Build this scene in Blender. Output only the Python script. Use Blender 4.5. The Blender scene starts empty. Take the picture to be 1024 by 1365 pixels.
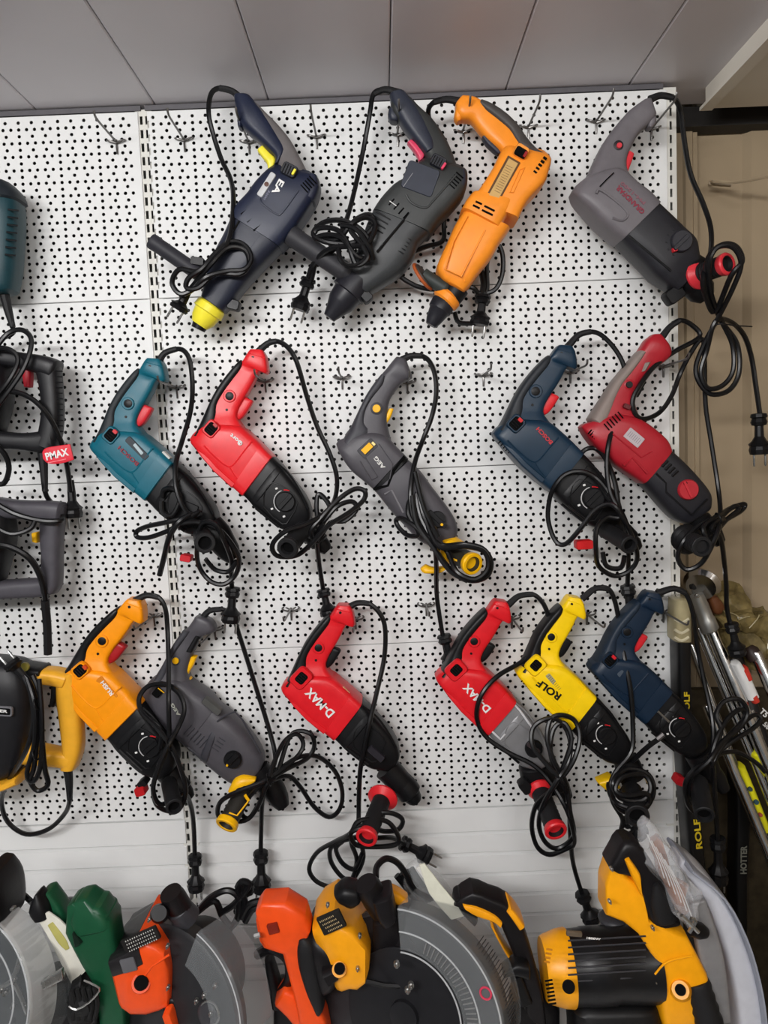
import bpy, bmesh, math, random
from mathutils import Vector, Matrix
random.seed(7)
C = bpy.context.scene.collection
S = bpy.context.scene
# ------------------------------------------------------------------ camera
F = 1011.0; CAMY = -1.5015; CAMZ = 1.60
PITCH, ROLL, YAW = math.radians(4.844), math.radians(-2.379), math.radians(0.096)
cd = bpy.data.cameras.new('camera'); cam = bpy.data.objects.new('camera', cd); C.objects.link(cam)
cd.sensor_fit = 'AUTO'; cd.sensor_width = 36.0; cd.lens = F/1365*36.0; cd.clip_start = 0.02
RM = Matrix.Rotation(YAW, 3, 'Z') @ Matrix.Rotation(math.pi/2-PITCH, 3, 'X') @ Matrix.Rotation(ROLL, 3, 'Z')
cam.matrix_world = Matrix.Translation((0, CAMY, CAMZ)) @ RM.to_4x4()
S.camera = cam
def P(px, py, y=0.0):
    """the point of the vertical plane at depth y seen at photo pixel (px, py)"""
    d = RM @ Vector(((px-512.0)/F, (682.5-py)/F, -1.0))
    t = (y-CAMY)/d.y
    return Vector((d.x*t, y, CAMZ+d.z*t))
# ------------------------------------------------------------------ light
w = bpy.data.worlds.new('room_light'); S.world = w; w.use_nodes = True
w.node_tree.nodes['Background'].inputs[0].default_value = (0.95, 0.98, 1.0, 1)
w.node_tree.nodes['Background'].inputs[1].default_value = 0.23
def area(name, loc, tgt, sx, sy, e, col=(1, 0.985, 0.975)):
    l = bpy.data.lights.new(name, 'AREA'); l.shape = 'RECTANGLE'; l.size = sx; l.size_y = sy; l.energy = e; l.color = col
    o = bpy.data.objects.new(name, l); C.objects.link(o); o.location = loc
    o.rotation_euler = (Vector(tgt)-Vector(loc)).to_track_quat('-Z', 'Y').to_euler(); return o
area('ceiling_tube_light', (-0.75, -2.25, 2.14), (-0.1, 0, 1.15), 1.0, 0.12, 44)
area('ceiling_tube_light', (0.75, -2.7, 2.22), (0.1, 0, 1.2), 1.1, 0.16, 21)
area('ceiling_fill_light', (-0.3, -1.7, 1.98), (-0.3, -1.4, 3), 1.2, 0.2, 9)  # added unseen fill facing up, only to brighten the ceiling
area('ceiling_fill_light', (0.6, -2.6, 1.98), (0.6, -2.2, 3), 1.2, 0.2, 9)  # second added fill for the ceiling, not a fixture
S.view_settings.view_transform = 'Standard'; S.view_settings.look = 'None'
S.view_settings.exposure = -0.25; S.view_settings.gamma = 1.0; S.view_settings.use_curve_mapping = False
# ------------------------------------------------------------------ materials
def lin(c):
    return tuple(((v/255)/12.92 if v/255 <= 0.04045 else ((v/255+0.055)/1.055)**2.4) for v in c)
MC = {}
def mat(c, rough=0.45, metal=0.0, var=0.06, bump=0.0, scale=60.0, spec=0.32, name=None):
    """procedural plastic / paint / metal: noise varies tint and roughness, optional fine relief"""
    key = (tuple(c), rough, metal, var, bump, scale, spec)
    if key in MC: return MC[key]
    m = bpy.data.materials.new(name or 'mat_%d_%d_%d' % tuple(c)); m.use_nodes = True
    n = m.node_tree.nodes; L = m.node_tree.links; b = n['Principled BSDF']
    tc = n.new('ShaderNodeTexCoord'); nz = n.new('ShaderNodeTexNoise'); nz.inputs['Scale'].default_value = scale
    nz.inputs['Detail'].default_value = 4
    L.new(tc.outputs['Object'], nz.inputs['Vector'])
    r = n.new('ShaderNodeValToRGB'); lc = lin(c)
    r.color_ramp.elements[0].position = 0.3; r.color_ramp.elements[1].position = 0.7
    r.color_ramp.elements[0].color = tuple(v*(1-var) for v in lc)+(1,)
    r.color_ramp.elements[1].color = tuple(min(1, v*(1+var)) for v in lc)+(1,)
    L.new(nz.outputs['Fac'], r.inputs['Fac']); L.new(r.outputs['Color'], b.inputs['Base Color'])
    mr = n.new('ShaderNodeMapRange'); mr.inputs['To Min'].default_value = max(0.02, rough-0.06); mr.inputs['To Max'].default_value = rough+0.06
    L.new(nz.outputs['Fac'], mr.inputs['Value']); L.new(mr.outputs['Result'], b.inputs['Roughness'])
    b.inputs['Metallic'].default_value = metal; b.inputs['Specular IOR Level'].default_value = spec
    if bump:
        n2 = n.new('ShaderNodeTexNoise'); n2.inputs['Scale'].default_value = 1400; L.new(tc.outputs['Object'], n2.inputs['Vector'])
        bp = n.new('ShaderNodeBump'); bp.inputs['Strength'].default_value = bump; bp.inputs['Distance'].default_value = 0.00006
        L.new(n2.outputs['Fac'], bp.inputs['Height']); L.new(bp.outputs['Normal'], b.inputs['Normal'])
    MC[key] = m; return m
def clear(c=(235, 238, 240), rough=0.12, alpha=0.3):
    key = ('clear', tuple(c), rough, alpha)
    if key in MC: return MC[key]
    m = mat(c, rough, 0, 0.03, 0, 31+alpha).copy(); m.name = 'clear_plastic'
    m.node_tree.nodes['Principled BSDF'].inputs['Alpha'].default_value = alpha
    MC[key] = m; return m
# ------------------------------------------------------------------ objects
def root(name, loc, label=None, cat=None, group=None, kind=None):
    o = bpy.data.objects.new(name, None); C.objects.link(o); o.location = loc; o.empty_display_size = 0.02
    return tag(o, label, cat, group, kind)
def tag(o, label=None, cat=None, group=None, kind=None):
    if label: o['label'] = label
    if cat: o['category'] = cat
    if group: o['group'] = group
    if kind: o['kind'] = kind
    return o
def wloc(o):
    v = Vector((0, 0, 0))
    while o: v = v+Vector(o.location); o = o.parent
    return v
def mk(name, vs, fs, m, parent=None, smooth=True, loc=None, ang=35):
    """link one mesh object; vs are world points, stored relative to the parent (or loc)"""
    base = wloc(parent) if parent else (Vector(loc) if loc is not None else Vector((0, 0, 0)))
    me = bpy.data.meshes.new(name); me.from_pydata([tuple(Vector(v)-base) for v in vs], [], fs)
    bm = bmesh.new(); bm.from_mesh(me); bmesh.ops.recalc_face_normals(bm, faces=bm.faces)
    if smooth:
        a = math.radians(ang)
        for f in bm.faces: f.smooth = True
        for e in bm.edges:
            if len(e.link_faces) == 2 and e.calc_face_angle(0) > a: e.smooth = False
    bm.to_mesh(me); bm.free(); me.materials.append(m)
    o = bpy.data.objects.new(name, me); C.objects.link(o)
    if parent: o.parent = parent
    elif loc is not None: o.location = loc
    return o
def crumple(o, amp, sc, seed=0):
    """push the vertices about with noise: film, cloth, paper"""
    from mathutils import noise
    for v in o.data.vertices:
        q = v.co*sc+Vector((seed, seed*2, seed*3)); v.co += Vector((noise.noise(q), noise.noise(q+Vector((9, 0, 0))), noise.noise(q+Vector((0, 9, 0)))))*amp
    for p in o.data.polygons: p.use_smooth = False
    return o
def cat_rom(pts, k):
    """Catmull-Rom through tuples of any length"""
    if k <= 1 or len(pts) < 3: return [tuple(p) for p in pts]
    out = []; n = len(pts)
    for i in range(n-1):
        a, b, c, d = pts[max(i-1, 0)], pts[i], pts[i+1], pts[min(i+2, n-1)]
        for j in range(k):
            t = j/k
            out.append(tuple(0.5*(2*q+(r-p)*t+(2*p-5*q+4*r-s)*t*t+(3*q-p-3*r+s)*t**3) for p, q, r, s in zip(a, b, c, d)))
    out.append(tuple(pts[-1])); return out
def merge(*gs):
    V = []; Fc = []
    for v, f in gs:
        k = len(V); V += list(v); Fc += [tuple(i+k for i in q) for q in f]
    return V, Fc
def box(c, sx, sy, sz, ax=None):
    """box about centre c; ax = three axis vectors"""
    c = Vector(c); ax = ax or (Vector((1, 0, 0)), Vector((0, 1, 0)), Vector((0, 0, 1)))
    v = [c+ax[0]*(i*sx/2)+ax[1]*(j*sy/2)+ax[2]*(k*sz/2) for i in (-1, 1) for j in (-1, 1) for k in (-1, 1)]
    return v, [(0, 1, 3, 2), (4, 6, 7, 5), (0, 4, 5, 1), (2, 3, 7, 6), (0, 2, 6, 4), (1, 5, 7, 3)]
def rbox(c, sx, sy, sz, r, ax=None, seg=3):
    """box with rounded corners in its x-z outline and an eased front edge"""
    c = Vector(c); ax = ax or (Vector((1, 0, 0)), Vector((0, 1, 0)), Vector((0, 0, 1)))
    def ring(rx, rz, rr, y):
        o = []
        for q, (a, b) in enumerate(((1, 1), (-1, 1), (-1, -1), (1, -1))):
            for j in range(seg+1):
                t = math.pi/2*(q+j/seg)
                o.append(c+ax[0]*(a*(rx-rr)+rr*math.cos(t))+ax[2]*(b*(rz-rr)+rr*math.sin(t))+ax[1]*y)
        return o
    e = min(r*0.4, sy*0.3); n = 4*(seg+1)
    rings = [ring(sx/2, sz/2, r, sy/2), ring(sx/2, sz/2, r, -sy/2+e), ring(sx/2-e*0.7, sz/2-e*0.7, max(r-e*0.7, 1e-4), -sy/2)]
    v = [p for q in rings for p in q]; f = []
    for k in range(2):
        for i in range(n): f.append((k*n+i, k*n+(i+1) % n, (k+1)*n+(i+1) % n, (k+1)*n+i))
    f += [tuple(range(n)), tuple(range(2*n, 3*n))]
    return v, f
def tube(pts, r, n=8, k=4, flat=1.0):
    """round tube through world points; r a number or one per point"""
    rr = r if isinstance(r, (list, tuple)) else [r]*len(pts)
    q = cat_rom([tuple(p)+(x,) for p, x in zip(pts, rr)], k)
    p = [Vector(a[:3]) for a in q]; rr = [a[3] for a in q]
    v = []; f = []; up = None
    for i in range(len(p)):
        t = (p[min(i+1, len(p)-1)]-p[max(i-1, 0)])
        if t.length < 1e-9: t = Vector((0, 0, 1))
        t.normalize()
        if up is None: up = t.orthogonal().normalized()
        up = (up-t*up.dot(t));  up = up.normalized() if up.length > 1e-6 else t.orthogonal().normalized()
        s = t.cross(up)
        for j in range(n):
            a = 2*math.pi*j/n; v.append(p[i]+up*(math.cos(a)*rr[i])+s*(math.sin(a)*rr[i]*flat))
    for i in range(len(p)-1):
        for j in range(n): f.append((i*n+j, i*n+(j+1) % n, (i+1)*n+(j+1) % n, (i+1)*n+j))
    f += [tuple(range(n)), tuple(range((len(p)-1)*n, len(p)*n))]
    return v, f
def lathe(o, axis, prof, n=20):
    """prof = list of (distance along axis, radius); closed at ends when radius ~0, else capped"""
    axis = Vector(axis).normalized(); u = axis.orthogonal().normalized(); w_ = axis.cross(u); o = Vector(o)
    v = []; f = []
    for d, r in prof:
        for j in range(n):
            a = 2*math.pi*j/n; v.append(o+axis*d+u*(math.cos(a)*r)+w_*(math.sin(a)*r))
    m = len(prof)
    for i in range(m-1):
        for j in range(n): f.append((i*n+j, i*n+(j+1) % n, (i+1)*n+(j+1) % n, (i+1)*n+j))
    f += [tuple(range(n)), tuple(range((m-1)*n, m*n))]
    return v, f
def loft(secs, e=3.2, n=20, k=3, y0=0.0, cap=(1, 1), bias=0.012, m=None):
    """secs = (Lx, Ly, Rx, Ry, thickness_m[, dy]) : section lines traced in a picture frame mapped by m onto
    the plane y0; each section is a superellipse that deep - a rounded solid of real thickness"""
    q = cat_rom([tuple(s)+((0,) if len(s) == 5 else ()) for s in secs], k)
    S_ = []
    for lx, ly, rx, ry, th, dy in q:
        y = y0+dy; L = P(*m((lx, ly)), y-bias); R = P(*m((rx, ry)), y-bias)
        L.y = R.y = y; S_.append(((L+R)/2, (R-L)/2, th/2))
    def grow(a, b, amt, sc): return (a[0]+(a[0]-b[0]).normalized()*amt, a[1]*sc, a[2]*sc)
    if cap[0]: g = min(S_[0][2], S_[0][1].length)*0.22*cap[0]; S_ = [grow(S_[0], S_[1], g, .72), grow(S_[0], S_[1], g*.6, .9)]+S_
    if cap[1]: g = min(S_[-1][2], S_[-1][1].length)*0.22*cap[1]; S_ = S_+[grow(S_[-1], S_[-2], g*.6, .9), grow(S_[-1], S_[-2], g, .72)]
    v = []; f = []
    for c, h, t in S_:
        for j in range(n):
            a = 2*math.pi*(j+0.5)/n; ca, sa = math.cos(a), math.sin(a)
            ca = math.copysign(abs(ca)**(2/e), ca); sa = math.copysign(abs(sa)**(2/e), sa)
            v.append(c+h*ca+Vector((0, -t*sa, 0)))
    for i in range(len(S_)-1):
        for j in range(n): f.append((i*n+j, i*n+(j+1) % n, (i+1)*n+(j+1) % n, (i+1)*n+j))
    f += [tuple(range(n)), tuple(range((len(S_)-1)*n, len(S_)*n))]
    return v, f
def ring3(c, axis, R, r, n=20, m=8):
    axis = Vector(axis).normalized(); u = axis.orthogonal().normalized(); w_ = axis.cross(u); v = []; f = []
    for i in range(n):
        a = 2*math.pi*i/n; d = u*math.cos(a)+w_*math.sin(a)
        for j in range(m):
            b = 2*math.pi*j/m; v.append(Vector(c)+d*(R+r*math.cos(b))+axis*(r*math.sin(b)))
    for i in range(n):
        for j in range(m): f.append((i*m+j, i*m+(j+1) % m, ((i+1) % n)*m+(j+1) % m, ((i+1) % n)*m+j))
    return v, f
def prism(pts, y0, y1):
    """polygon of world (x, z) points extruded between depths y0 and y1"""
    n = len(pts); v = [Vector((p[0], y0, p[1])) for p in pts]+[Vector((p[0], y1, p[1])) for p in pts]
    return v, [tuple(range(n)), tuple(range(n, 2*n))]+[(i, (i+1) % n, n+(i+1) % n, n+i) for i in range(n)]
def text(body, a, b, h, y, m, parent, name='lettering', ext=0.0006, shear=0.0, squeeze=None):
    """raised lettering whose baseline middle line runs from a to b (picture frame pixels), height h pixels, at depth y"""
    A, B = P(*a, y), P(*b, y); r = (B-A); wd = r.length; r.normalize(); nrm = Vector((0, -1, 0)); up = nrm.cross(r)
    c = bpy.data.curves.new(name, 'FONT'); c.body = body; c.extrude = 0.5; c.align_x = 'CENTER'; c.align_y = 'CENTER'; c.resolution_u = 3; c.shear = shear
    c.offset = 0.028
    t = bpy.data.objects.new(name, c); C.objects.link(t); dg = bpy.context.evaluated_depsgraph_get(); dg.update()
    me = bpy.data.meshes.new_from_object(t.evaluated_get(dg)); C.objects.unlink(t); bpy.data.objects.remove(t)
    xs = [v.co.x for v in me.vertices]; ys = [v.co.y for v in me.vertices]
    if not xs: return
    cx, cy = (min(xs)+max(xs))/2, (min(ys)+max(ys))/2; hh = h*(y-CAMY)/F
    sx = wd/(max(xs)-min(xs)); sy = hh/(max(ys)-min(ys)); o0 = (A+B)/2
    vs = [o0+r*((v.co.x-cx)*sx)+up*((v.co.y-cy)*sy)+nrm*(v.co.z*ext) for v in me.vertices]
    fs = [tuple(p.vertices) for p in me.polygons]; bpy.data.meshes.remove(me)
    return mk(name, vs, fs, m, parent, smooth=False)
# ------------------------------------------------------------------ the setting
M_white = mat((224, 225, 224), 0.42, 0.0, 0.03, 0, 8, name='white_powder_coat')
M_strip = mat((214, 213, 206), 0.42, 0.0, 0.03, 0, 9)
M_ceil = mat((206, 202, 206), 0.35, 0.0, 0.03, 0, 5, name='ceiling_panel_paint')
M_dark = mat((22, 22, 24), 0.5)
XL = -0.4294; BAY = 1.0; XR = XL+BAY
ZT = CAMZ+0.656
PH = 0.350
# floor, back wall of the kiosk, right corner
def quadbox(x0, x1, y0, y1, z0, z1): return box(((x0+x1)/2, (y0+y1)/2, (z0+z1)/2), x1-x0, y1-y0, z1-z0)
M_floor = mat((105, 102, 96), 0.5, 0, 0.12, 0, 4)
tag(mk('floor', *quadbox(-2.2, 1.9, -3.6, 0.3, -0.05, 0), M_floor, smooth=False), kind='structure')
M_brown = mat((160, 143, 118), 0.34, 0, 0.10, 0.0, 3.0, name='tan_steel_paint')
# corrugated tan steel wall behind and right of the rack: a folded sheet
YB = 0.14
prof = []
x = -1.8
while x < XR-0.02: prof += [(x, YB), (x+0.12, YB), (x+0.14, YB+0.02), (x+0.24, YB+0.02), (x+0.26, YB)]; x += 0.26
prof = [p for p in prof if p[0] < XR]
e1 = P(914, 400, YB)[0]; e2 = P(923, 400, YB)[0]; e3 = P(936, 400, YB)[0]; e4 = P(996, 400, YB)[0]; e5 = P(1004, 400, YB)[0]
prof += [(e1-.004, YB), (e1, YB-0.006), (e2, YB-0.006), (e2+.004, YB), (e3-.008, YB), (e3, YB+0.022), (e4, YB+0.022), (e5, YB+0.006), (e5+.06, YB+0.006), (e5+.3, YB+0.006)]
v = []; 
for px_, py_ in prof: v += [(px_, py_, 0), (px_, py_, 2.5)]
f = [(2*i, 2*i+1, 2*i+3, 2*i+2) for i in range(len(prof)-1)]
k = len(v); v2 = [(a, b+0.01, c) for a, b, c in v]; f2 = [tuple(i+k for i in q) for q in f]
tag(mk('wall_back', v+v2, f+f2, M_brown, smooth=False), kind='structure')
tag(mk('wall_right', *quadbox(e5+.3, e5+.32, -3.6, YB+.02, 0, 2.5), M_brown, smooth=False), kind='structure')
# ceiling of panels running out from the wall
ceil = root('ceiling', (0, 0, 0), kind='structure')
ZC = ZT+0.012
sx = [P(px_, 130, 0.0)[0] for px_ in (45, 205, 357, 519, 675, 840)]
step = (sx[-1]-sx[0])/5
xs = [sx[0]-step*i for i in range(5, 0, -1)]+sx+[sx[-1]+step*i for i in range(1, 4)]
for a, b in zip(xs[:-1], xs[1:]):
    g = 0.0007
    pr = [(a+g, ZC+.0025), (a+g+.0025, ZC), (b-g-.0025, ZC), (b-g, ZC+.0025), (b-g, ZC+.012), (a+g, ZC+.012)]
    mk('ceiling_panel', *prism(pr, -3.4, 0.10), M_ceil, ceil, smooth=False)
mk('backing_board', *quadbox(xs[0], xs[-1], -3.4, 0.13, ZC+.013, ZC+.03), M_dark, ceil, smooth=False)
# boxed beam at the top right running out from the wall
M_beam = mat((222, 216, 204), 0.4, 0, 0.03, 0, 6)
bx0 = P(935, 140, 0.05)[0]
bz = P(960, 141, 0.02)[2]
beam = root('trim_1', (bx0, 0, bz), kind='structure')
pr = [(bx0, bz), (bx0+.30, bz), (bx0+.30, bz+.075), (bx0+.02, bz+.075), (bx0, bz+.06)]
mk('beam_cover', *prism(pr, -3.0, 0.03), M_beam, beam, smooth=False)
mk('beam_lip', *quadbox(bx0-.012, bx0+.012, -3.0, 0.03, bz-.004, bz+.002), M_beam, beam, smooth=False)
for yy in (-0.08, -0.5): mk('screw_head', *lathe((bx0+.09, yy, bz), (0, 0, -1), [(0, .006), (.002, .005)], 10), mat((120, 112, 100), .4, .6), beam)
# perforated panel: real holes; 15 mm dense rows alternate with 25 mm rows, every 12.5 mm
def perf_mesh(W, H, x_off):
    v = []; f = []; T = 0.0012; rh = 0.0034; N = 8; ph = 0.0125
    def cell(x0, x1, z0, z1, cx, cz):
        b = len(v)
        for j in range(N):
            a = math.pi/4*j+math.pi/8; v.append((cx+rh*math.cos(a), 0, cz+rh*math.sin(a)))
        for j in range(N):
            a = math.pi/4*j+math.pi/8; v.append((cx+rh*math.cos(a), T, cz+rh*math.sin(a)))
        c4 = len(v); v.extend([(x1, 0, z1), (x0, 0, z1), (x0, 0, z0), (x1, 0, z0)])
        # corner c sees the hole vertices 2c and 2c+1 ; sides bridge 2c+1 -> 2c+2
        for c in range(4):
            f.append((c4+c, b+2*c, b+(2*c+1) % 8) if False else (c4+c, b+(2*c+1) % 8, b+2*c))
            f.append((c4+c, c4+(c+1) % 4, b+(2*c+2) % 8, b+(2*c+1) % 8))
        # first corner sits at 45 degrees between vertex 0 (22.5) and vertex 1 (67.5)
        for j in range(N): f.append((b+j, b+(j+1) % N, b+N+(j+1) % N, b+N+j))
    def q(x0, x1, z0, z1):
        if x1-x0 > 1e-5: b = len(v); v.extend([(x0, 0, z0), (x1, 0, z0), (x1, 0, z1), (x0, 0, z1)]); f.append((b, b+1, b+2, b+3))
    e = 0.0015
    for r in range(1, 28):
        sp = 0.025 if r % 2 else 0.015; z = -r*ph
        z0, z1 = z-ph/2, z+ph/2
        x = x_off; xs_ = []
        while x+sp/2 < W-0.002: xs_.append(x); x += sp
        for c in xs_: cell(max(e, c-sp/2), c+sp/2, z0, z1, c, z)
        q(xs_[-1]+sp/2, W-e, z0, z1)
    q(e, W-e, -ph/2, -e); q(e, W-e, -H+e, -27*ph-ph/2)
    # folded edges
    b = len(v); y1 = 0.014
    R0 = [(e, 0, -e), (W-e, 0, -e), (W-e, 0, -H+e), (e, 0, -H+e)]
    R1 = [(0.0006, e, -0.0006), (W-.0006, e, -0.0006), (W-.0006, e, -H+.0006), (0.0006, e, -H+.0006)]
    R2 = [(p[0], y1, p[2]) for p in R1]
    v.extend(R0+R1+R2)
    for k_ in range(2):
        for i in range(4): f.append((b+k_*4+i, b+k_*4+(i+1) % 4, b+k_*4+4+(i+1) % 4, b+k_*4+4+i))
    me = bpy.data.meshes.new('perforated_panel'); me.from_pydata(v, [], f); me.materials.append(M_white); me.update()
    return me
rack = root('wall_display', (XL, 0, ZT), kind='structure')
PW = 0.991
pm = perf_mesh(PW, PH, 0.012)
for bay, x0 in ((0, XL+0.0065), (1, XL-0.009-PW)):
    for r in range(4):
        o = bpy.data.objects.new('perforated_panel', pm); C.objects.link(o); o.parent = rack
        o.location = (x0-XL, 0, -r*PH-0.0)
# slatted lower panels: folded sheet profile with grooves
def slat_mesh(W):
    # profile of (y, z) from top
    pr = [(0.014, 0), (0.0, -0.001), (0, -0.050)]
    z = -0.050
    for i in range(14):
        pr += [(0.010, z-0.0012), (0.010, z-0.0050), (0.0005, z-0.0085), (0, z-0.0450)]; z -= 0.0450
    v = []; f = []
    for y, z in pr: v += [(0, y, z), (W, y, z)]
    for i in range(len(pr)-1): f.append((2*i, 2*i+1, 2*i+3, 2*i+2))
    me = bpy.data.meshes.new('slatted_panel'); me.from_pydata(v, [], f); me.materials.append(M_white); me.update(); return me
sm = slat_mesh(PW)
for x0 in (XL+0.0065, XL-0.009-PW):
    o = bpy.data.objects.new('slatted_panel', sm); C.objects.link(o); o.parent = rack; o.location = (x0-XL, 0, -4*PH-0.001)
# uprights with two columns of real slots
def upright_mesh():
    v = []; f = []; H = ZT-0.02; cols = ((-0.005, 0.0027), (0.005, 0.0022)); W2 = 0.0155
    xs_ = [-W2, cols[0][0]-cols[0][1], cols[0][0]+cols[0][1], cols[1][0]-cols[1][1], cols[1][0]+cols[1][1], W2]
    zs = [0.0]; z = -0.012
    while z > -H+0.03: zs += [z, z-0.0155]; z -= 0.025
    zs.append(-H)
    idx = {}
    for i, x in enumerate(xs_):
        for j, z in enumerate(zs): idx[(i, j)] = len(v); v.append((x, 0, z))
    for i in range(5):
        for j in range(len(zs)-1):
            if i in (1, 3) and j % 2 == 1:
                a = [idx[(i, j)], idx[(i+1, j)], idx[(i+1, j+1)], idx[(i, j+1)]]; b = len(v)
                v.extend([(v[q][0], 0.003, v[q][2]) for q in a])
                for t in range(4): f.append((a[t], a[(t+1) % 4], b+(t+1) % 4, b+t))
            else: f.append((idx[(i, j)], idx[(i+1, j)], idx[(i+1, j+1)], idx[(i, j+1)]))
    b = len(v); v.extend([(-W2, 0, 0), (-W2, 0.05, 0), (-W2, 0.05, -H), (-W2, 0, -H), (W2, 0, 0), (W2, 0.05, 0), (W2, 0.05, -H), (W2, 0, -H)])
    f += [(b, b+1, b+2, b+3), (b+4, b+5, b+6, b+7), (b+1, b+5, b+6, b+2), (b, b+4, b+5, b+1)]
    me = bpy.data.meshes.new('slotted_upright'); me.from_pydata(v, [], f); me.materials.append(M_strip); me.update(); return me
um = upright_mesh()
for dx in (0, BAY, -BAY):
    o = bpy.data.objects.new('slotted_upright', um); C.objects.link(o); o.parent = rack; o.location = (dx, 0.0035, 0.004)
# dark top edge profile of the rack
mk('top_rail', *quadbox(XL-1.0, XL-.004, 0.0, 0.03, ZT+0.001, ZT+0.010), mat((90, 88, 92), .5), rack, smooth=False)
mk('top_rail', *quadbox(XL+.004, XL+.99, 0.0, 0.03, ZT+0.001, ZT+0.010), mat((90, 88, 92), .5), rack, smooth=False)

mk('hole_shade_sheet', *quadbox(XL-1.0, XR-.005, 0.05, 0.053, 0.15, ZT-.005), M_dark, rack, smooth=False)  # added dark sheet, its colour gives the shade seen through the holes

M_gap_shade = mat((30, 28, 27), 0.6)
tag(mk('gap_shade_strip', *quadbox(XR+.012, e5+.29, YB-.03, YB+.015, ZT-.028, ZC-.001), M_gap_shade, smooth=False), kind='structure')  # added dark strip in place of the shade in the gap under the ceiling
# ------------------------------------------------------------------ tools on the wall
import numpy as np
def Z(x0, y0, s): return lambda p: (x0+p[0]/s, y0+p[1]/s)
def aff(src, dst):
    A = np.array([[a, b, 1] for a, b in src], float); B = np.array(dst, float)
    X = np.linalg.lstsq(A, B, rcond=None)[0]
    return lambda p: (float(p[0]*X[0, 0]+p[1]*X[1, 0]+X[2, 0]), float(p[0]*X[0, 1]+p[1]*X[1, 1]+X[2, 1]))
BLK = mat((17, 17, 19), 0.42, 0, 0.15, 0.25, spec=.25)
RUB = mat((22, 22, 24), 0.6, 0, 0.12, 0.4)
CORD = mat((15, 15, 17), 0.32, 0, 0.12, 0.1, 90)
HOLE = mat((6, 6, 7), 0.8, spec=.1)
STEEL = mat((170, 170, 168), 0.28, 0.9, 0.08)
CHROME = mat((205, 205, 205), 0.16, 1.0, 0.05)
WHT = mat((226, 226, 224), 0.5, 0, 0.02)
REDP = mat((214, 36, 44), 0.36, 0, 0.05, 0.1)
YELP = mat((246, 196, 18), 0.36, 0, 0.05, 0.1)
CR = 0.0046
class Tool:
    def __init__(s, name, label, cat, m, y, hang, group=None):
        s.m = m; s.y = y; s.r = root(name, P(*m(hang), y), label, cat, group)
        a, b = m((0, 0)), m((100, 0)); s.k = math.hypot(b[0]-a[0], b[1]-a[1])/100
    def rad(s, r, y=None):      # picture-frame length to metres at depth y
        return r*s.k*((s.y if y is None else y)-CAMY)/F
    def pt(s, p, y=None): return P(*s.m(p), s.y if y is None else y)
    def loft(s, name, secs, m_, e=3.4, y=0, par=None, k=3, cap=(1, 1), n=20, label=None):
        o = mk(name, *loft(secs, e, n, k, s.y+y, cap, m=s.m), m_, par or s.r)
        return tag(o, label)
    def line(s, name, pts, r, m_, y=None, par=None, k=4, n=6, flat=1.0):
        yy = s.y if y is None else y
        return mk(name, *tube([s.pt(p[:2], yy if len(p) < 3 else p[2]) for p in pts], r, n, k, flat), m_, par or s.r)
    def cyl(s, name, a, b, prof, m_, ya=None, yb=None, par=None, n=22):
        """turned part from a to b; prof = (fraction along, radius in picture-frame units)"""
        A, B = s.pt(a, ya), s.pt(b, yb); L = (B-A).length
        return mk(name, *lathe(A, B-A, [(t*L, s.rad(r, (A.y+B.y)/2)) for t, r in prof], n), m_, par or s.r)
    def disc(s, name, c, r, y, h, m_, par=None, n=24, prof=None):
        R_ = s.rad(r, y); pr = prof or [(-.004, 1), (h*.7, 1), (h, .9)]
        return mk(name, *lathe(s.pt(c, y), (0, -1, 0), [(d, q*R_) for d, q in pr], n), m_, par or s.r)
    def block(s, name, a, b, w_, y, h, m_, par=None, rr=0.25, over=0.003):
        """rounded block whose middle line runs a -> b, w_ wide, standing h proud of depth y"""
        A, B = s.pt(a, y), s.pt(b, y); u = (B-A); L = u.length; u.normalize(); n_ = Vector((0, 1, 0)); v_ = n_.cross(u)*-1
        W = s.rad(w_, y)
        return mk(name, *rbox((A+B)/2-n_*((h-over)/2), L, h+over, W, min(L, W)*rr, (u, n_, v_)), m_, par or s.r)
    def cord(s, pts, y=None, r=CR, name='power_cord', relief=2, reliefr=0.0068):
        Q = [(s.pt(p[:2], (s.y if y is None else y) if len(p) < 3 else p[2])) for p in pts]
        o = mk(name, *tube(Q, r, 8, 5), CORD, s.r)
        if relief:
            q = Q[:relief+1]; q = [q[0]+(q[0]-q[1])*0.3]+q
            mk('strain_relief', *tube(q, [reliefr]*2+[reliefr*.85]*(len(q)-3)+[r*1.15], 10, 4), RUB, s.r)
        return o
    def plug(s, a, b, y=-0.05, yb=None, sc=1.0, pins=True, double=True, knot=None):
        """two-pin plug from cord end a to face b (picture-frame units)"""
        A, B = s.pt(a, y), s.pt(b, y if yb is None else yb); d = (B-A).normalized(); L = (B-A).length; sc *= 1.12; R_ = 0.011*sc
        pr = [(0, .0050*sc), (L*.30, .0062*sc), (L*.55, .0066*sc), (L*.66, R_*.95), (L*.74, R_*1.4), (L*.80, R_*1.22), (L*.88, R_*1.35), (L, R_*1.2)]
        o = mk('plug', *lathe(A, d, pr, 10), BLK, s.r, ang=25)
        if double: mk('plug_guard', *lathe(A-d*L*.03, d, [(0, .0055*sc), (L*.02, R_*1.02), (L*.10, R_*1.12), (L*.13, R_*.9), (L*.22, R_*1.1), (L*.30, R_*.95), (L*.32, .006*sc)], 9), BLK, o, ang=25)
        if pins:
            sd = d.cross(Vector((0, 1, 0))).normalized()
            for t in (-1, 1): mk('pin', *lathe(B+sd*(t*.0085*sc), d, [(0, .0022), (.016*sc, .0022), (.018*sc, .001)], 8), STEEL, o)
        return o
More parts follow.
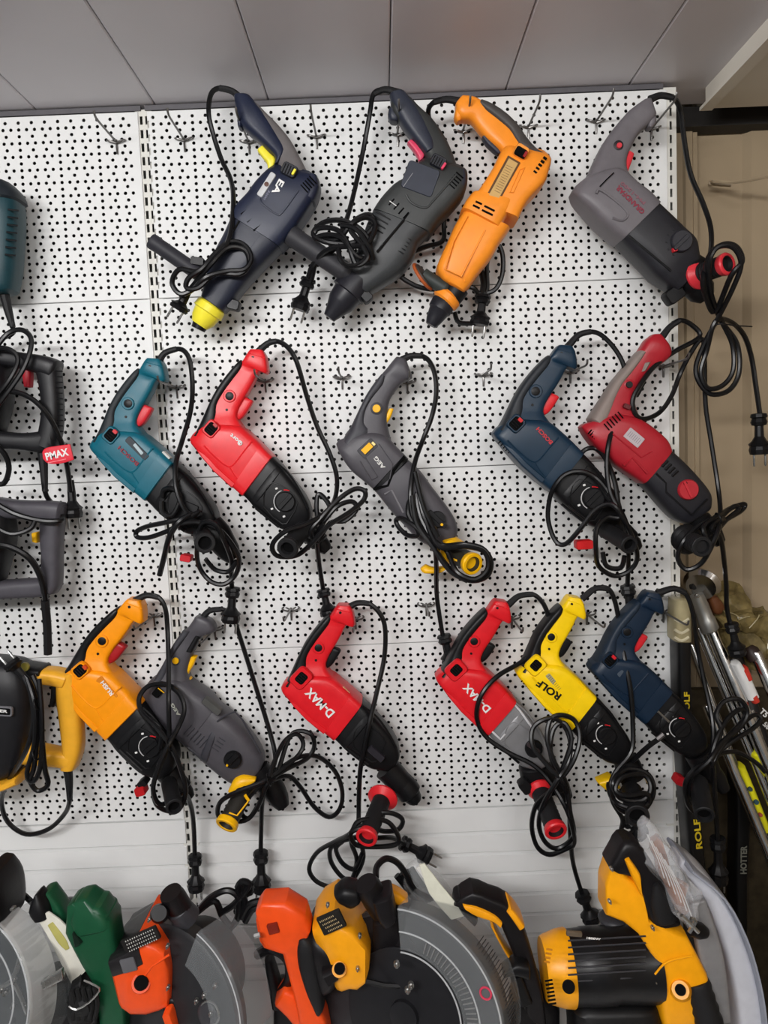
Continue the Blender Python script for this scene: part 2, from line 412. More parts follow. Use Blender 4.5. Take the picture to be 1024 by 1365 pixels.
    def grip(s, a, b, ya, yb, r, endm=None, hole=True, flange=None, ribs=True, m_=None, er=1.15):
        """side handle from a (at the clamp) to b (free end nearer the viewer)"""
        A, B = s.pt(a, ya), s.pt(b, yb); L = (B-A).length; R_ = s.rad(r, yb); ax = B-A; m_ = m_ or RUB
        n_ = 9; pr = [(0, R_*.72), (L*.08, R_*.95)]
        for i in range(n_):
            t = .1+.8*i/n_; pr += [(L*t, R_*(1.0 if ribs else .96)), (L*(t+.04), R_*(.94 if ribs else .96))]
        pr += [(L*.93, R_*er), (L*.985, R_*er), (L, R_*(er-.08))]
        if hole: pr += [(L*1.0, R_*.72), (L*.90, R_*.62)]
        o = mk('side_handle', *lathe(A, ax, pr, 24), m_, s.r)
        if endm:
            mk('end_ring', *lathe(B-ax.normalized()*.012, ax, [(0, R_*1.0), (.002, R_*(er+.04)), (.011, R_*(er+.10)), (.0135, R_*(er)), (.0135, R_*.8), (.004, R_*.7)], 24), endm, o)
        if hole: mk('end_hollow', *lathe(B-ax.normalized()*.0095, ax, [(0, R_*.80), (.001, R_*.80)], 20), HOLE, o)
        if flange:
            mk('handle_flange', *lathe(A+ax*.04, ax, [(0, R_*.9), (.003, R_*flange), (.007, R_*flange*1.02), (.016, R_*1.05)], 28), endm or m_, o)
        return o
    def ribs(s, name, a, b, n, w_, y, m_, r=0.0009, par=None):
        """n thin bars across the middle line a -> b, joined in one part"""
        G = []
        A, B = s.pt(a, y), s.pt(b, y); u = (B-A).normalized(); v_ = Vector((0, 1, 0)).cross(u); W = s.rad(w_, y)/2
        for i in range(n):
            c = A+(B-A)*(i/(n-1)); G.append(tube([c-v_*W, c+v_*W], r, 6, 1))
        return mk(name, *merge(*G), m_, par or s.r)
    def text(s, body, a, b, h, y, m_, name='printed_name', par=None, shear=0.0):
        return text(body, s.m(a), s.m(b), h, y, m_, par or s.r, name, 0.0008, shear)
    def tie(s, c, y, r=8, dirn=(1, .3)):
        """twist of wire round the gathered cord"""
        a = s.pt(c, y); R_ = 0.011
        return mk('cable_tie', *ring3(a, (dirn[0], 0, dirn[1]), R_, 0.0015, 14, 6), BLK, s.r)
def arc(c, R_, a0, a1, n=10): return [(c[0]+R_*math.cos(math.radians(a0+(a1-a0)*i/n)), c[1]+R_*math.sin(math.radians(a0+(a1-a0)*i/n))) for i in range(n+1)]
# canonical rotary hammer, traced at 3.5 x in the frame of the red one (origin 240,440)
REF = [(345, 88), (52, 500), (435, 590), (297, 772), (612, 865)]
def hammer(label, dst, body, gripc=None, trig=None, gear=None, y=-0.075, gear_label=None, button=None, sw=None, ridges=True, trigtop=None, dial=True, rod=True, collar=True, step=True, frame=False):
    m = aff(REF[:len(dst)], dst); t = Tool('rotary_hammer', label, 'rotary hammer', m, y, (400, 190), 'rotary hammers hung on the perforated wall')
    gripc = gripc or BLK; gear = gear or BLK; trig = trig or REDP
    ho = t.loft('motor_housing', [(48, 512, 66, 482, .036), (60, 535, 120, 445, .060), (110, 592, 205, 440, .070), (165, 655, 285, 448, .072), (222, 708, 345, 495, .072), (262, 742, 382, 530, .072), (299, 774, 438, 590, .070)], body, 6.0, cap=(1, .15))
    t.loft('handle', [(328, 90, 386, 94, .036), (316, 104, 400, 118, .040), (300, 130, 410, 178, .042), (286, 150, 402, 204, .038), (274, 163, 370, 192, .033), (228, 213, 345, 240, .036), (182, 275, 318, 290, .038), (150, 335, 290, 335, .040), (122, 395, 268, 385, .042), (98, 450, 272, 420, .050), (80, 485, 310, 470, .056)], body, 5.5, k=2, cap=(.3, 1))
    t.loft('hook_lip', [(376, 150, 410, 176, .034), (380, 172, 412, 194, .032), (384, 186, 404, 202, .024)], body, 4, k=1)
    t.line('handle_seam', [(318, 108), (352, 118), (398, 130)], .0011, body, y-.0195)
    t.disc('screw', (340, 128), 7, y-.0195, .0012, BLK); t.disc('screw', (218, 372), 6, y-.0205, .0012, BLK); t.disc('screw', (268, 590), 6, y-.0345, .0012, BLK)
    t.loft('rubber_grip', [(282, 138, 296, 160, .036), (258, 160, 284, 190, .043), (212, 215, 246, 243, .045), (169, 277, 208, 298, .046), (139, 335, 180, 352, .048), (112, 395, 180, 400, .050), (88, 450, 168, 438, .056), (66, 492, 116, 500, .060)], gripc, 3.2)
    t.loft('trigger', [(290, 312, 338, 334, .019), (268, 348, 318, 370, .021), (248, 382, 296, 402, .021), (246, 406, 278, 416, .019)], trig, 4)
    yh = y-.0200
    t.disc('button_rim', (231, 308), 29, yh, .0030, body); t.disc('lock_button', (231, 308), 19, yh-.0029, .0012, button or BLK)
    yf = y-.0345
    t.loft('housing_band', [(252, 733, 386, 536, .074), (276, 754, 408, 560, .0765), (297, 773, 436, 588, .0765)], body, 8, k=1, cap=(.1, .1))
    t.loft('housing_skirt', [(54, 522, 72, 500, .050), (110, 594, 130, 572, .067), (168, 660, 188, 636, .0715), (250, 735, 270, 708, .0735)], body, 6, k=1, cap=(.3, .1))
    A, B = ((122, 490), (172, 432)) if not frame else ((110, 500), (182, 424))
    t.block('switch_frame', A, B, 66 if not frame else 84, yf+.002, .0055, body); t.block('selector_switch', (128, 483), (166, 439), 50, yf, .0050, HOLE)
    t.block('switch_slider', (158, 436) if not frame else (150, 447), (174, 452) if not frame else (152, 449), 16, yf-.004, .003, sw or trig)
    t.ribs('switch_rib', (133, 478), (157, 450), 4, 34, yf-.0052, BLK, .0007)
    if ridges:
        t.line('housing_ridge', [(112, 540), (155, 585), (212, 632), (246, 632), (292, 575), (335, 520)], .0017, body, y-.0352)
        t.line('housing_ridge', [(232, 640), (262, 690), (305, 735)], .0016, body, y-.0352)
    t.ribs('vent_slot', (78, 548), (122, 592), 5, 20, y-.0275, HOLE, .0011)
    gh = t.loft('gear_housing', [(296, 768, 434, 586, .066), (325, 798, 462, 615, .070), (352, 828, 492, 652, .072), (425, 893, 560, 738, .072), (470, 925, 602, 808, .068), (505, 935, 614, 868, .060), (540, 945, 600, 905, .050)], gear, 5.5, cap=(.1, 1))
    if gear_label: tag(gh, gear_label)
    if step: t.loft('bearing_band', [(330, 806, 470, 622, .0735), (348, 822, 488, 642, .075)], gear, 4.5, k=2)
    t.line('gear_rail', [(440, 612), (505, 668), (560, 752), (598, 835)], .0022, gear, y-.031)
    t.line('gear_ridge', [(385, 835), (480, 908)], .0016, gear, y-.036)
    t.line('gear_ridge', [(400, 745), (430, 712), (500, 742), (548, 805), (512, 880), (478, 905), (392, 826), (400, 745)], .0011, gear, y-.0365, k=2)
    if dial:
        t.disc('mode_dial', (492, 800), 47, y-.0355, .006, gear); t.block('dial_bar', (462, 832), (520, 768), 20, y-.041, .005, gear)
        t.line('dial_mark', arc((492, 800), 54, 120, 250), .0009, mat((200, 200, 200), .5), y-.0368, k=1)
        t.line('dial_mark', arc((492, 800), 54, 262, 290), .0011, REDP, y-.0369, k=1)
        for q, an in enumerate((95, 150, 235)):
            c = arc((492, 800), 72, an, an+1, 1)[0]; t.block('dial_symbol', (c[0]-6, c[1]), (c[0]+5, c[1]-4), 9, y-.036, .0009, WHT)
    if rod: t.line('depth_rod', [(352, 830, y-.034), (462, 920, y-.036)], .0026, BLK)
    if collar:
        t.cyl('collar', (540, 872), (610, 945), [(0, 60), (.5, 56), (1, 50)], BLK)
        t.cyl('chuck', (605, 942), (690, 1030), [(0, 42), (.15, 50), (.55, 48), (.6, 40), (.8, 37), (1, 24)], BLK)
    return t
def ref(cx, cy): return (cx, cy)
# ---- second row, red
RED = mat((219, 33, 40), 0.35, 0, 0.05, 0.12)
m3 = Z(240, 440, 3.5)
t = hammer('bright red hammer with black gear case, between the teal one and the yellow-trimmed grey one', [m3(p) for p in REF], RED, sw=mat((170, 30, 34), .4))
t.m = m3
t.text('bort', (282, 528), (236, 488), 5.5, -.1125, WHT)
mk('printed_ring', *ring3(t.pt((280, 527), -.1125), (0, 1, 0), .0035, .0011, 16, 6), WHT, t.r)
t.grip((585, 915), (500, 1020), -.085, -.185, 45)
t.loft('handle_clamp', [(530, 900, 640, 980, .06), (560, 890, 660, 960, .06)], BLK, 4)
t.cord([(372, 95), (410, 62, -.075), (450, 52), (500, 78), (545, 150), (592, 310, -.06), (640, 450, -.05), (700, 580, -.05), (732, 690, -.06), (722, 790, -.09), (680, 850, -.13), (600, 900, -.15), (490, 940, -.165), (432, 1000, -.16), (452, 1052, -.15), (540, 1052, -.14), (610, 1000, -.14), (690, 915, -.14), (790, 850, -.13), (855, 795, -.12), (862, 752, -.12), (815, 742, -.12), (740, 790, -.13), (660, 875, -.14), (610, 940, -.14), (640, 985, -.12), (700, 900, -.12), (770, 890, -.12), (825, 835, -.12), (800, 800, -.12), (730, 825, -.13), (660, 900, -.13), (640, 860, -.12), (640, 780, -.11), (660, 770, -.11), (700, 830, -.12), (668, 900, -.13), (640, 960, -.12), (648, 1080, -.08), (668, 1210, -.05)])
t.tie((662, 880), -.13)
t.plug((668, 1210), (695, 1330), -.05, pins=False, sc=1.0)
# ---- second row, teal
TEAL = mat((10, 92, 110), 0.4, 0, 0.06, 0.15)
m = Z(110, 440, 3.9)
t = hammer('bright teal hammer with black grip and red trigger, hanging over the slotted strip', [m(p) for p in ((355, 145), (50, 585), (475, 690), (330, 890), (705, 985))], TEAL, mat((32, 38, 42), .55, bump=.3), trig=mat((205, 40, 50), .4), dial=False)
t.m = m; t.k = 1/3.9
t.text('BOSCH', (288, 700), (188, 608), 5.5, -.1125, mat((128, 36, 52), .5))
t.block('dark_label', (232, 562), (338, 668), 38, -.1095, .0022, mat((32, 40, 48), .4)); t.block('print_strip', (268, 592), (312, 645), 18, -.1115, .0006, mat((170, 185, 190), .4))
t.block('side_sticker', (425, 632), (462, 668), 12, -.092, .012, mat((190, 190, 185), .5))
t.block('bit_window', (530, 905), (600, 935), 40, -.111, .003, BLK)
t.block('clamp_screw', (520, 1175), (575, 1185), 36, -.09, .02, mat((190, 28, 40), .4))
t.cyl('depth_stop', (660, 1010), (790, 1190), [(0, 70), (.3, 78), (.8, 60), (1, 40)], BLK, -.085, -.085)
t.grip((620, 1060), (637, 1107), -.09, -.185, 50, er=1.1)
t.cord([(400, 158), (430, 118), (490, 98), (532, 112), (560, 170), (572, 300), (560, 430, -.07), (520, 570, -.07), (488, 680, -.11), (484, 790, -.125), (505, 880, -.13), (545, 950, -.13), (600, 962, -.13), (608, 945, -.13), (560, 970, -.14), (500, 985, -.145), (420, 1003, -.14), (340, 1020, -.12), (284, 1045, -.11), (285, 1076, -.11), (345, 1078, -.12), (440, 1045, -.135), (520, 1005, -.145), (610, 1000, -.14), (700, 1030, -.15), (760, 1090, -.14), (812, 1180, -.12), (800, 1265, -.10), (740, 1320, -.10), (670, 1308, -.10), (612, 1240, -.10), (595, 1150, -.12), (620, 1010, -.15), (690, 1010, -.16), (735, 1090, -.15), (775, 1200, -.11), (772, 1290, -.07), (780, 1345, -.06)])
t.cord([(560, 960, -.14), (500, 1000, -.15), (450, 1080, -.14), (422, 1190, -.11), (400, 1275, -.10)], relief=0, name='cord_loop', r=.0052)
t.cord([(415, 870, -.118), (425, 830, -.12), (470, 825, -.125), (510, 870, -.125), (470, 960, -.125), (420, 950, -.12), (412, 890, -.118)], relief=0, name='cord_loop')
t.cord([(640, 1190, -.11), (690, 1245, -.10), (760, 1255, -.10), (800, 1200, -.11)], relief=0, name='cord_loop')
t.plug((782, 1340), (770, 1520), -.06, sc=1.1)
# ---- second row, navy
NAVY = mat((15, 42, 62), 0.4, 0, 0.07, 0.15)
m = Z(640, 430, 3.79)
t = hammer('dark blue hammer with red trigger and its cord looped over the black gear case', [m(p) for p in ((420, 110), (75, 550), (500, 665), (345, 850), (720, 960))], NAVY, mat((34, 38, 44), .5, bump=.3), sw=mat((200, 30, 36), .4), step=True)
t.m = m; t.k = 1/3.79
t.text('BOSCH', (362, 610), (290, 533), 5.5, -.1125, mat((196, 52, 60), .5))
t.grip((620, 1040), (757, 1125), -.09, -.185, 44, er=1.06)
t.block('clamp_screw', (475, 1120), (560, 1115), 46, -.09, .02, mat((200, 26, 30), .4))
t.cord([(450, 115), (500, 62), (560, 46), (620, 68), (690, 145), (730, 235), (724, 350, -.07), (690, 480, -.09), (652, 600, -.115), (640, 720, -.12), (655, 850, -.13), (690, 930, -.14), (700, 985, -.14), (640, 985, -.14), (590, 1040, -.15), (585, 1140, -.15), (600, 1230, -.12), (680, 1280, -.11), (760, 1250, -.11), (795, 1180, -.12), (760, 1060, -.14), (700, 950, -.15), (650, 918, -.145), (580, 950, -.14), (500, 1050, -.135), (430, 1120, -.12), (380, 1100, -.11), (345, 1000, -.105), (350, 900, -.11), (375, 830, -.12), (430, 768, -.12), (510, 752, -.12), (590, 790, -.12), (670, 890, -.13), (740, 1020, -.12), (750, 1180, -.08), (745, 1330, -.06)])
t.cord([(700, 930, -.13), (640, 880, -.118), (560, 750, -.10), (512, 680, -.08), (535, 640, -.08), (590, 638, -.08), (635, 690, -.10), (680, 800, -.12), (700, 930, -.13)], relief=0, name='cord_loop')
t.cord([(620, 1160, -.12), (640, 1230, -.12), (710, 1240, -.12), (730, 1180, -.13)], relief=0, name='cord_loop')
t.tie((698, 950), -.135)
t.plug((745, 1330), (765, 1500), -.055, sc=1.1, pins=False)
# ---- third row, amber
AMB = mat((246, 150, 8), 0.36, 0, 0.04, 0.1)
m = Z(70, 780, 4.135)
t = hammer('amber hammer with dark red trigger and small white lettering', [m(p) for p in ((440, 70), (45, 490), (465, 680), (300, 845), (700, 960))], AMB, trig=mat((160, 24, 30), .4), sw=mat((200, 70, 30), .4))
t.m = m; t.k = 1/4.135
t.block('name_plate', (252, 512), (350, 625), 46, -.1095, .0012, mat((214, 126, 20), .5)); t.text('RUSH', (330, 605), (272, 532), 6.2, -.1113, WHT)
t.grip((640, 1080), (672, 1225), -.09, -.180, 48, er=1.0)
t.block('clamp_screw', (470, 1125), (525, 1110), 50, -.085, .02, mat((180, 24, 30), .4)); t.block('clamp_knob', (490, 1090), (530, 1060), 40, -.08, .02, BLK)
t.cord([(462, 82), (520, 56), (585, 68), (622, 130), (634, 250), (640, 450, -.10), (640, 650, -.13), (640, 860, -.135), (596, 990, -.15), (556, 1100, -.16), (572, 1205, -.15), (640, 1245, -.14), (705, 1225, -.14), (735, 1130, -.14), (702, 1000, -.14), (650, 880, -.14), (560, 770, -.13), (492, 700, -.12), (478, 620, -.11), (530, 555, -.10), (620, 546, -.10), (700, 600, -.11), (726, 690, -.12), (690, 790, -.13), (640, 880, -.15), (585, 1000, -.16), (555, 1130, -.165), (600, 1210, -.15), (720, 1150, -.12), (760, 1210, -.08), (778, 1320, -.05), (785, 1500, -.045)])
t.cord([(590, 900, -.12), (600, 800, -.12), (540, 740, -.12)], relief=0, name='cord_loop')
t.tie((645, 880), -.145)
t.plug((785, 1490), (792, 1680), -.045, sc=1.05)
# ---- third row, two red with white lettering
RED2 = mat((214, 26, 36), 0.36, 0, 0.05, 0.12)
m = Z(360, 780, 3.4125)
t = hammer('red hammer with white lettering and a full red disc on its side handle', [m(p) for p in ((320, 95), (60, 450), (425, 520), (280, 705), (590, 765))], RED2, trig=BLK, sw=BLK, frame=True, dial=False, ridges=False, collar=False)
t.m = m; t.k = 1/3.4125
t.text('D-MAX', (282, 592), (170, 478), 12.5, -.1125, WHT)
t.block('lettering_plate', (165, 460), (300, 600), 52, -.1088, .001, RED2)
t.block('dial_bar', (450, 735), (515, 790), 34, -.110, .009, mat((38, 36, 42), .4))
t.block('side_sticker', (330, 458), (362, 488), 14, -.090, .012, mat((206, 150, 110), .5))
t.cyl('collar', (530, 830), (600, 905), [(0, 62), (.4, 60), (1, 58)], BLK); t.cyl('chuck', (590, 885), (668, 985), [(0, 52), (.3, 58), (.62, 57), (.68, 44), (.9, 36), (1, 26)], BLK)
t.grip((520, 950), (438, 1150), -.085, -.19, 46, REDP, flange=1.65, er=1.05)
t.cord([(350, 108), (395, 82), (450, 84), (500, 130), (524, 200), (520, 330), (490, 470, -.09), (455, 620, -.12), (430, 740, -.12), (410, 850, -.11), (404, 1020, -.10), (410, 1100, -.12), (470, 1045, -.14), (545, 1036, -.14), (602, 1065, -.13), (585, 1110, -.13), (520, 1120, -.15), (450, 1100, -.18), (370, 1125, -.18), (390, 1180, -.17), (480, 1190, -.16), (570, 1180, -.15), (585, 1145, -.15), (540, 1080, -.15), (470, 1065, -.16), (400, 1075, -.17), (365, 1130, -.17), (300, 1165, -.12), (215, 1215, -.08), (178, 1290, -.06), (215, 1350, -.06), (300, 1375, -.06), (375, 1340, -.07), (425, 1240, -.09), (400, 1150, -.12), (370, 1170, -.12), (395, 1250, -.09), (370, 1340, -.08), (320, 1320, -.08), (275, 1250, -.08), (285, 1185, -.10), (380, 1150, -.14), (480, 1150, -.15), (560, 1150, -.12), (610, 1180, -.07)])
t.cord([(330, 1165, -.12), (300, 1200, -.10), (330, 1265, -.09), (385, 1290, -.09), (420, 1220, -.1)], relief=0, name='cord_loop')
t.plug((600, 1170), (725, 1238), -.06, sc=1.15)
SILV = mat((128, 128, 130), 0.38, 0.2, 0.05, 0.1)
m = Z(560, 780, 3.592)
t = hammer('red hammer with white lettering and a grey gear case, beside the yellow one', [m(p) for p in ((375, 65), (70, 430), (465, 575), (325, 700), (610, 795))], RED2, trig=BLK, gear=SILV, gear_label='translucent grey gear housing', sw=BLK, frame=True, dial=False, ridges=False, collar=False)
t.m = m; t.k = 1/3.592
t.text('D-MAX', (328, 602), (215, 480), 10.5, -.1125, WHT)
t.block('lettering_plate', (205, 462), (345, 612), 46, -.1088, .001, RED2)
t.disc('mode_dial', (543, 778), 44, -.110, .010, BLK); t.block('dial_bar', (515, 760), (572, 795), 18, -.119, .005, mat((60, 50, 52), .4))
t.line('gear_edge', [(345, 700), (385, 738), (408, 712)], .0022, mat((205, 205, 208), .35), -.111, k=1); t.line('gear_edge', [(455, 575), (478, 600), (520, 660), (545, 690)], .0022, mat((205, 205, 208), .35), -.109, k=1)
t.loft('collar', [(480, 890, 640, 870, .05), (500, 960, 680, 900, .05), (600, 1010, 720, 960, .045)], BLK, 3)
t.block('clamp_knob', (480, 925), (520, 975), 56, -.09, .02, BLK)
t.grip((565, 960), (652, 1180), -.09, -.19, 50, REDP, flange=1.3, er=1.05)
t.cyl('chuck', (620, 890), (705, 1020), [(0, 50), (.6, 50), (1, 30)], BLK)
t.cord([(430, 88), (475, 52), (540, 44), (590, 88), (616, 160), (610, 230), (570, 300, -.08), (480, 372, -.09), (380, 430, -.11), (310, 500, -.12), (275, 580, -.12), (277, 660, -.11), (322, 732, -.11), (420, 800, -.115), (540, 860, -.12), (620, 940, -.13), (690, 1050, -.15), (728, 1150, -.15), (738, 1235, -.12), (700, 1262, -.11), (620, 1290, -.11), (560, 1250, -.11), (535, 1150, -.12), (558, 1050, -.14), (620, 990, -.16), (690, 910, -.16), (740, 830, -.16), (765, 730, -.15), (742, 650, -.14), (680, 622, -.14), (625, 645, -.14), (610, 740, -.15), (645, 850, -.16), (700, 950, -.16), (718, 1080, -.16), (735, 1200, -.13), (660, 1260, -.12), (600, 1230, -.13), (570, 1150, -.14), (590, 1050, -.16), (660, 930, -.17), (705, 860, -.16), (722, 770, -.15), (700, 690, -.14), (650, 640, -.14), (585, 648, -.14), (540, 690, -.14), (540, 770, -.15), (600, 850, -.16), (680, 940, -.17), (712, 1040, -.15), (720, 1200, -.11), (735, 1340, -.07), (780, 1490, -.05)])
t.cord([(660, 920, -.15), (625, 800, -.15), (640, 690, -.14), (690, 660, -.14), (725, 740, -.15), (690, 860, -.16), (665, 920, -.16)], relief=0, name='cord_loop')
t.tie((680, 930), -.165)
t.plug((775, 1475), (825, 1610), -.05, sc=1.15, pins=False)
# ---- third row, yellow
m = Z(680, 770, 3.2)
YEL = mat((250, 208, 10), 0.36, 0, 0.04, 0.1)
t = hammer('yellow hammer with black trigger and black lettering', [m(p) for p in ((270, 70), (20, 410), (355, 520), (262, 612), (510, 735))], YEL, trig=BLK, sw=BLK, frame=True, ridges=False, collar=False)
t.m = m; t.k = 1/3.2
t.text('ROLF', (212, 512), (118, 446), 10.5, -.1125, BLK)
t.block('grey_label', (158, 412), (218, 482), 24, -.1095, .0013, mat((168, 160, 120), .5)); t.ribs('label_print', (165, 420), (212, 475), 9, 16, -.1108, mat((90, 84, 60), .5), .0004)
t.line('housing_ridge', [(95, 425), (235, 570), (250, 560), (262, 590)], .0016, YEL, -.1108, k=2); t.line('housing_ridge', [(295, 440), (350, 505)], .0016, YEL, -.108, k=2)
t.cyl('collar', (490, 770), (520, 850), [(0, 50), (.4, 58), (1, 60)], BLK); t.loft('handle_clamp', [(375, 870, 420, 910, .03), (430, 850, 470, 900, .04)], YELP, 4)
t.loft('clamp_lug', [(560, 820, 610, 900, .03), (575, 850, 615, 920, .03)], YELP, 4)
t.line('depth_rod', [(520, 785, -.11), (590, 720, -.13), (660, 672, -.135)], .0052, BLK); t.line('depth_rod_head', [(628, 690, -.137), (655, 668, -.137)], .0045, mat((96, 92, 92), .4, .4), k=1)
t.grip((515, 900), (545, 1020), -.09, -.185, 50, er=1.05)
t.cord([(320, 80), (365, 46), (420, 48), (450, 110), (470, 220), (490, 350, -.10), (514, 480, -.115), (524, 620, -.12), (518, 740, -.13), (450, 830, -.14), (430, 900, -.15), (470, 990, -.15), (560, 1000, -.15), (612, 920, -.15), (590, 840, -.14), (500, 815, -.14), (440, 870, -.16), (470, 940, -.165), (560, 950, -.165), (600, 900, -.16), (570, 840, -.15), (480, 850, -.16), (450, 905, -.17), (500, 930, -.175), (580, 920, -.17), (590, 960, -.16), (540, 985, -.17), (470, 970, -.165), (430, 930, -.14), (420, 880, -.12), (440, 960, -.11), (480, 1030, -.10), (475, 1080, -.09), (500, 1098, -.09), (540, 1070, -.08)])
t.plug((500, 1030), (560, 1100), -.08, sc=1.2, pins=False)
# ---- third row, navy
m = Z(680, 770, 3.2)
NAV2 = mat((14, 34, 54), 0.42, 0, 0.07, 0.15)
t = hammer('dark blue hammer beside the yellow one, next to the chrome levers', [m(p) for p in ((600, 60), (340, 370), (680, 480), (560, 620), (830, 690))], NAV2, mat((26, 40, 56), .5, bump=.3), trig=mat((206, 36, 46), .4), collar=False)
t.m = m; t.k = 1/3.2
t.block('grey_label', (465, 400), (525, 468), 34, -.1095, .001, mat((70, 80, 92), .5))
t.line('depth_rod', [(630, 570, -.112), (678, 615, -.112)], .0022, STEEL, k=1)
t.cyl('collar', (800, 740), (850, 830), [(0, 60), (.5, 62), (1, 52)], BLK); t.cyl('chuck', (850, 810), (915, 905), [(0, 40), (.5, 40), (1, 26)], BLK)
t.block('clamp_screw', (695, 845), (730, 860), 40, -.08, .02, mat((170, 26, 34), .4))
t.grip((800, 860), (830, 1015), -.09, -.18, 44, er=1.0)
t.cord([(642, 62), (700, 46), (748, 66), (780, 150), (800, 300, -.06), (830, 450, -.07), (862, 600, -.09), (866, 700, -.11), (850, 780, -.13), (790, 815, -.14), (748, 880, -.14), (755, 960, -.12), (790, 1000, -.1), (760, 930, -.12), (775, 850, -.14), (850, 780, -.15), (905, 700, -.13), (980, 640, -.11), (1012, 575, -.10), (980, 520, -.10), (915, 528, -.10), (880, 585, -.11), (900, 650, -.12), (880, 740, -.13), (960, 690, -.12), (1040, 640, -.10), (1070, 600, -.09), (1030, 590, -.09), (930, 690, -.12), (870, 780, -.14), (868, 830, -.13), (876, 950, -.10), (886, 1120, -.06)])
t.cord([(855, 780, -.14), (880, 690, -.13), (930, 600, -.11), (990, 560, -.10), (1000, 600, -.10), (930, 680, -.12), (862, 780, -.14), (900, 750, -.12), (970, 745, -.10), (1050, 790, -.09), (1090, 830, -.09)], relief=0, name='cord_loop')
t.tie((855, 785), -.145)
t.plug((886, 1110), (890, 1300), -.05, sc=1.15)
# ------------------------------------------------------------------ individual tools, each traced in its own frame
GY = 'rotary hammers hung on the perforated wall'
NB = mat((30, 36, 56), 0.4, 0, 0.08, 0.15); GRY = mat((102, 98, 98), 0.5, 0, 0.06, 0.25)
YEL2 = mat((240, 226, 60), 0.36, 0, 0.04, 0.1)
# dark blue-black with yellow nose
t = Tool('rotary_hammer', 'dark navy hammer with grey handle back, yellow trigger and yellow nose cap', 'rotary hammer', Z(180, 100, 3.9), -.085, (560, 190), GY)
t.loft('handle', [(518, 112, 590, 108, .036), (520, 150, 640, 150, .042), (535, 215, 680, 190, .042), (575, 280, 745, 255, .040), (655, 356, 805, 330, .042), (728, 432, 850, 410, .046), (738, 485, 885, 480, .055), (690, 530, 925, 560, .062)], GRY)
t.loft('handle_grip', [(512, 108, 600, 108, .042), (522, 170, 655, 172, .047), (540, 240, 690, 215, .047), (578, 288, 722, 262, .046), (652, 352, 762, 330, .047), (726, 430, 784, 392, .050), (722, 480, 758, 455, .050)], NB, 3.2)
t.loft('hook_lip', [(528, 195, 552, 195, .03), (530, 240, 556, 250, .03), (532, 262, 552, 268, .026)], NB, 3)
t.loft('trigger', [(634, 388, 664, 362, .022), (662, 425, 700, 400, .023), (684, 455, 730, 432, .023), (688, 490, 716, 478, .019)], YEL2, 4)
t.loft('motor_housing', [(708, 482, 935, 525, .055), (680, 515, 962, 560, .078), (628, 572, 945, 640, .086), (590, 625, 888, 735, .086), (530, 690, 808, 850, .086), (500, 745, 758, 905, .084)], NB, 5.5, cap=(1, .1))
t.loft('gear_housing', [(512, 718, 775, 885, .080), (470, 820, 690, 970, .080), (425, 905, 620, 1045, .076), (390, 985, 560, 1115, .070), (360, 1090, 505, 1185, .060), (345, 1150, 462, 1230, .055)], mat((32, 36, 50), .42, 0, .08, .2), 4, cap=(.1, .3))
t.loft('rear_vent_block', [(905, 520, 950, 530, .05), (880, 580, 962, 590, .055), (860, 620, 935, 660, .055)], mat((34, 38, 56), .45), 3.4, y=-.012)
t.ribs('vent_slot', (880, 590), (925, 545), 5, 50, -.1275, HOLE, .0012)
t.cyl('nose_cap', (405, 1190), (335, 1300), [(0, 62), (.1, 76), (.38, 80), (.42, 70), (.75, 62), (1, 44)], YEL2); t.cyl('chuck_tip', (340, 1295), (328, 1322), [(0, 40), (1, 36)], BLK)
yf = -.128
t.block('switch_recess', (765, 475), (840, 515), 62, yf, .004, mat((26, 28, 36), .5)); t.ribs('switch_rib', (775, 480), (815, 500), 4, 46, yf-.005, BLK, .0007); t.block('switch_slider', (818, 520), (835, 492), 12, yf-.004, .004, YEL2)
t.block('silver_sticker', (722, 510), (645, 630), 32, yf, .0014, mat((186, 188, 190), .4)); t.disc('sticker_dot', (684, 568), 12, yf-.0012, .0006, mat((90, 60, 50), .5))
t.text('EA', (764, 548), (724, 618), 8.5, yf-.0009, WHT); t.text('3200', (700, 600), (672, 650), 3, yf-.0009, mat((110, 112, 130), .5))
t.line('housing_ridge', [(650, 640), (665, 672), (735, 722), (765, 715), (850, 600)], .0016, NB, yf-.0005); t.line('housing_ridge', [(700, 760), (600, 905)], .003, NB, -.122)
t.ribs('cooling_slot', (575, 705), (640, 790), 3, 60, -.126, HOLE, .0016); t.line('gear_ridge', [(560, 730), (500, 830), (440, 940)], .002, BLK, -.124)
t.ribs('gear_fin', (600, 970), (450, 1160), 12, 40, -.108, BLK, .0014)
t.block('clamp_lug', (300, 975), (370, 985), 40, -.095, .02, BLK); t.block('clamp_lug', (490, 1195), (550, 1210), 50, -.085, .02, BLK)
t.grip((350, 1045), (82, 860), -.10, -.11, 40, hole=False, er=1.0, ribs=False, m_=mat((44, 44, 50), .55, 0, .1, .4))
t.cord([(555, 128), (505, 84), (440, 68), (395, 100), (383, 200, -.07), (410, 320, -.06), (450, 440, -.06), (498, 545, -.08), (512, 650, -.11), (500, 800, -.13), (470, 890, -.14), (400, 950, -.14), (330, 1020, -.15), (232, 1010, -.15), (193, 1080, -.14), (235, 1138, -.14), (300, 1115, -.14), (370, 1050, -.15), (480, 1020, -.14), (570, 1010, -.135), (604, 950, -.13), (565, 882, -.13), (490, 868, -.135), (420, 925, -.145), (350, 1005, -.155), (280, 1055, -.15), (268, 1105, -.145), (330, 1105, -.145), (420, 1032, -.14), (540, 1036, -.135), (592, 985, -.13), (570, 910, -.13), (480, 900, -.14), (380, 1000, -.15), (280, 1120, -.13), (240, 1150, -.10)])
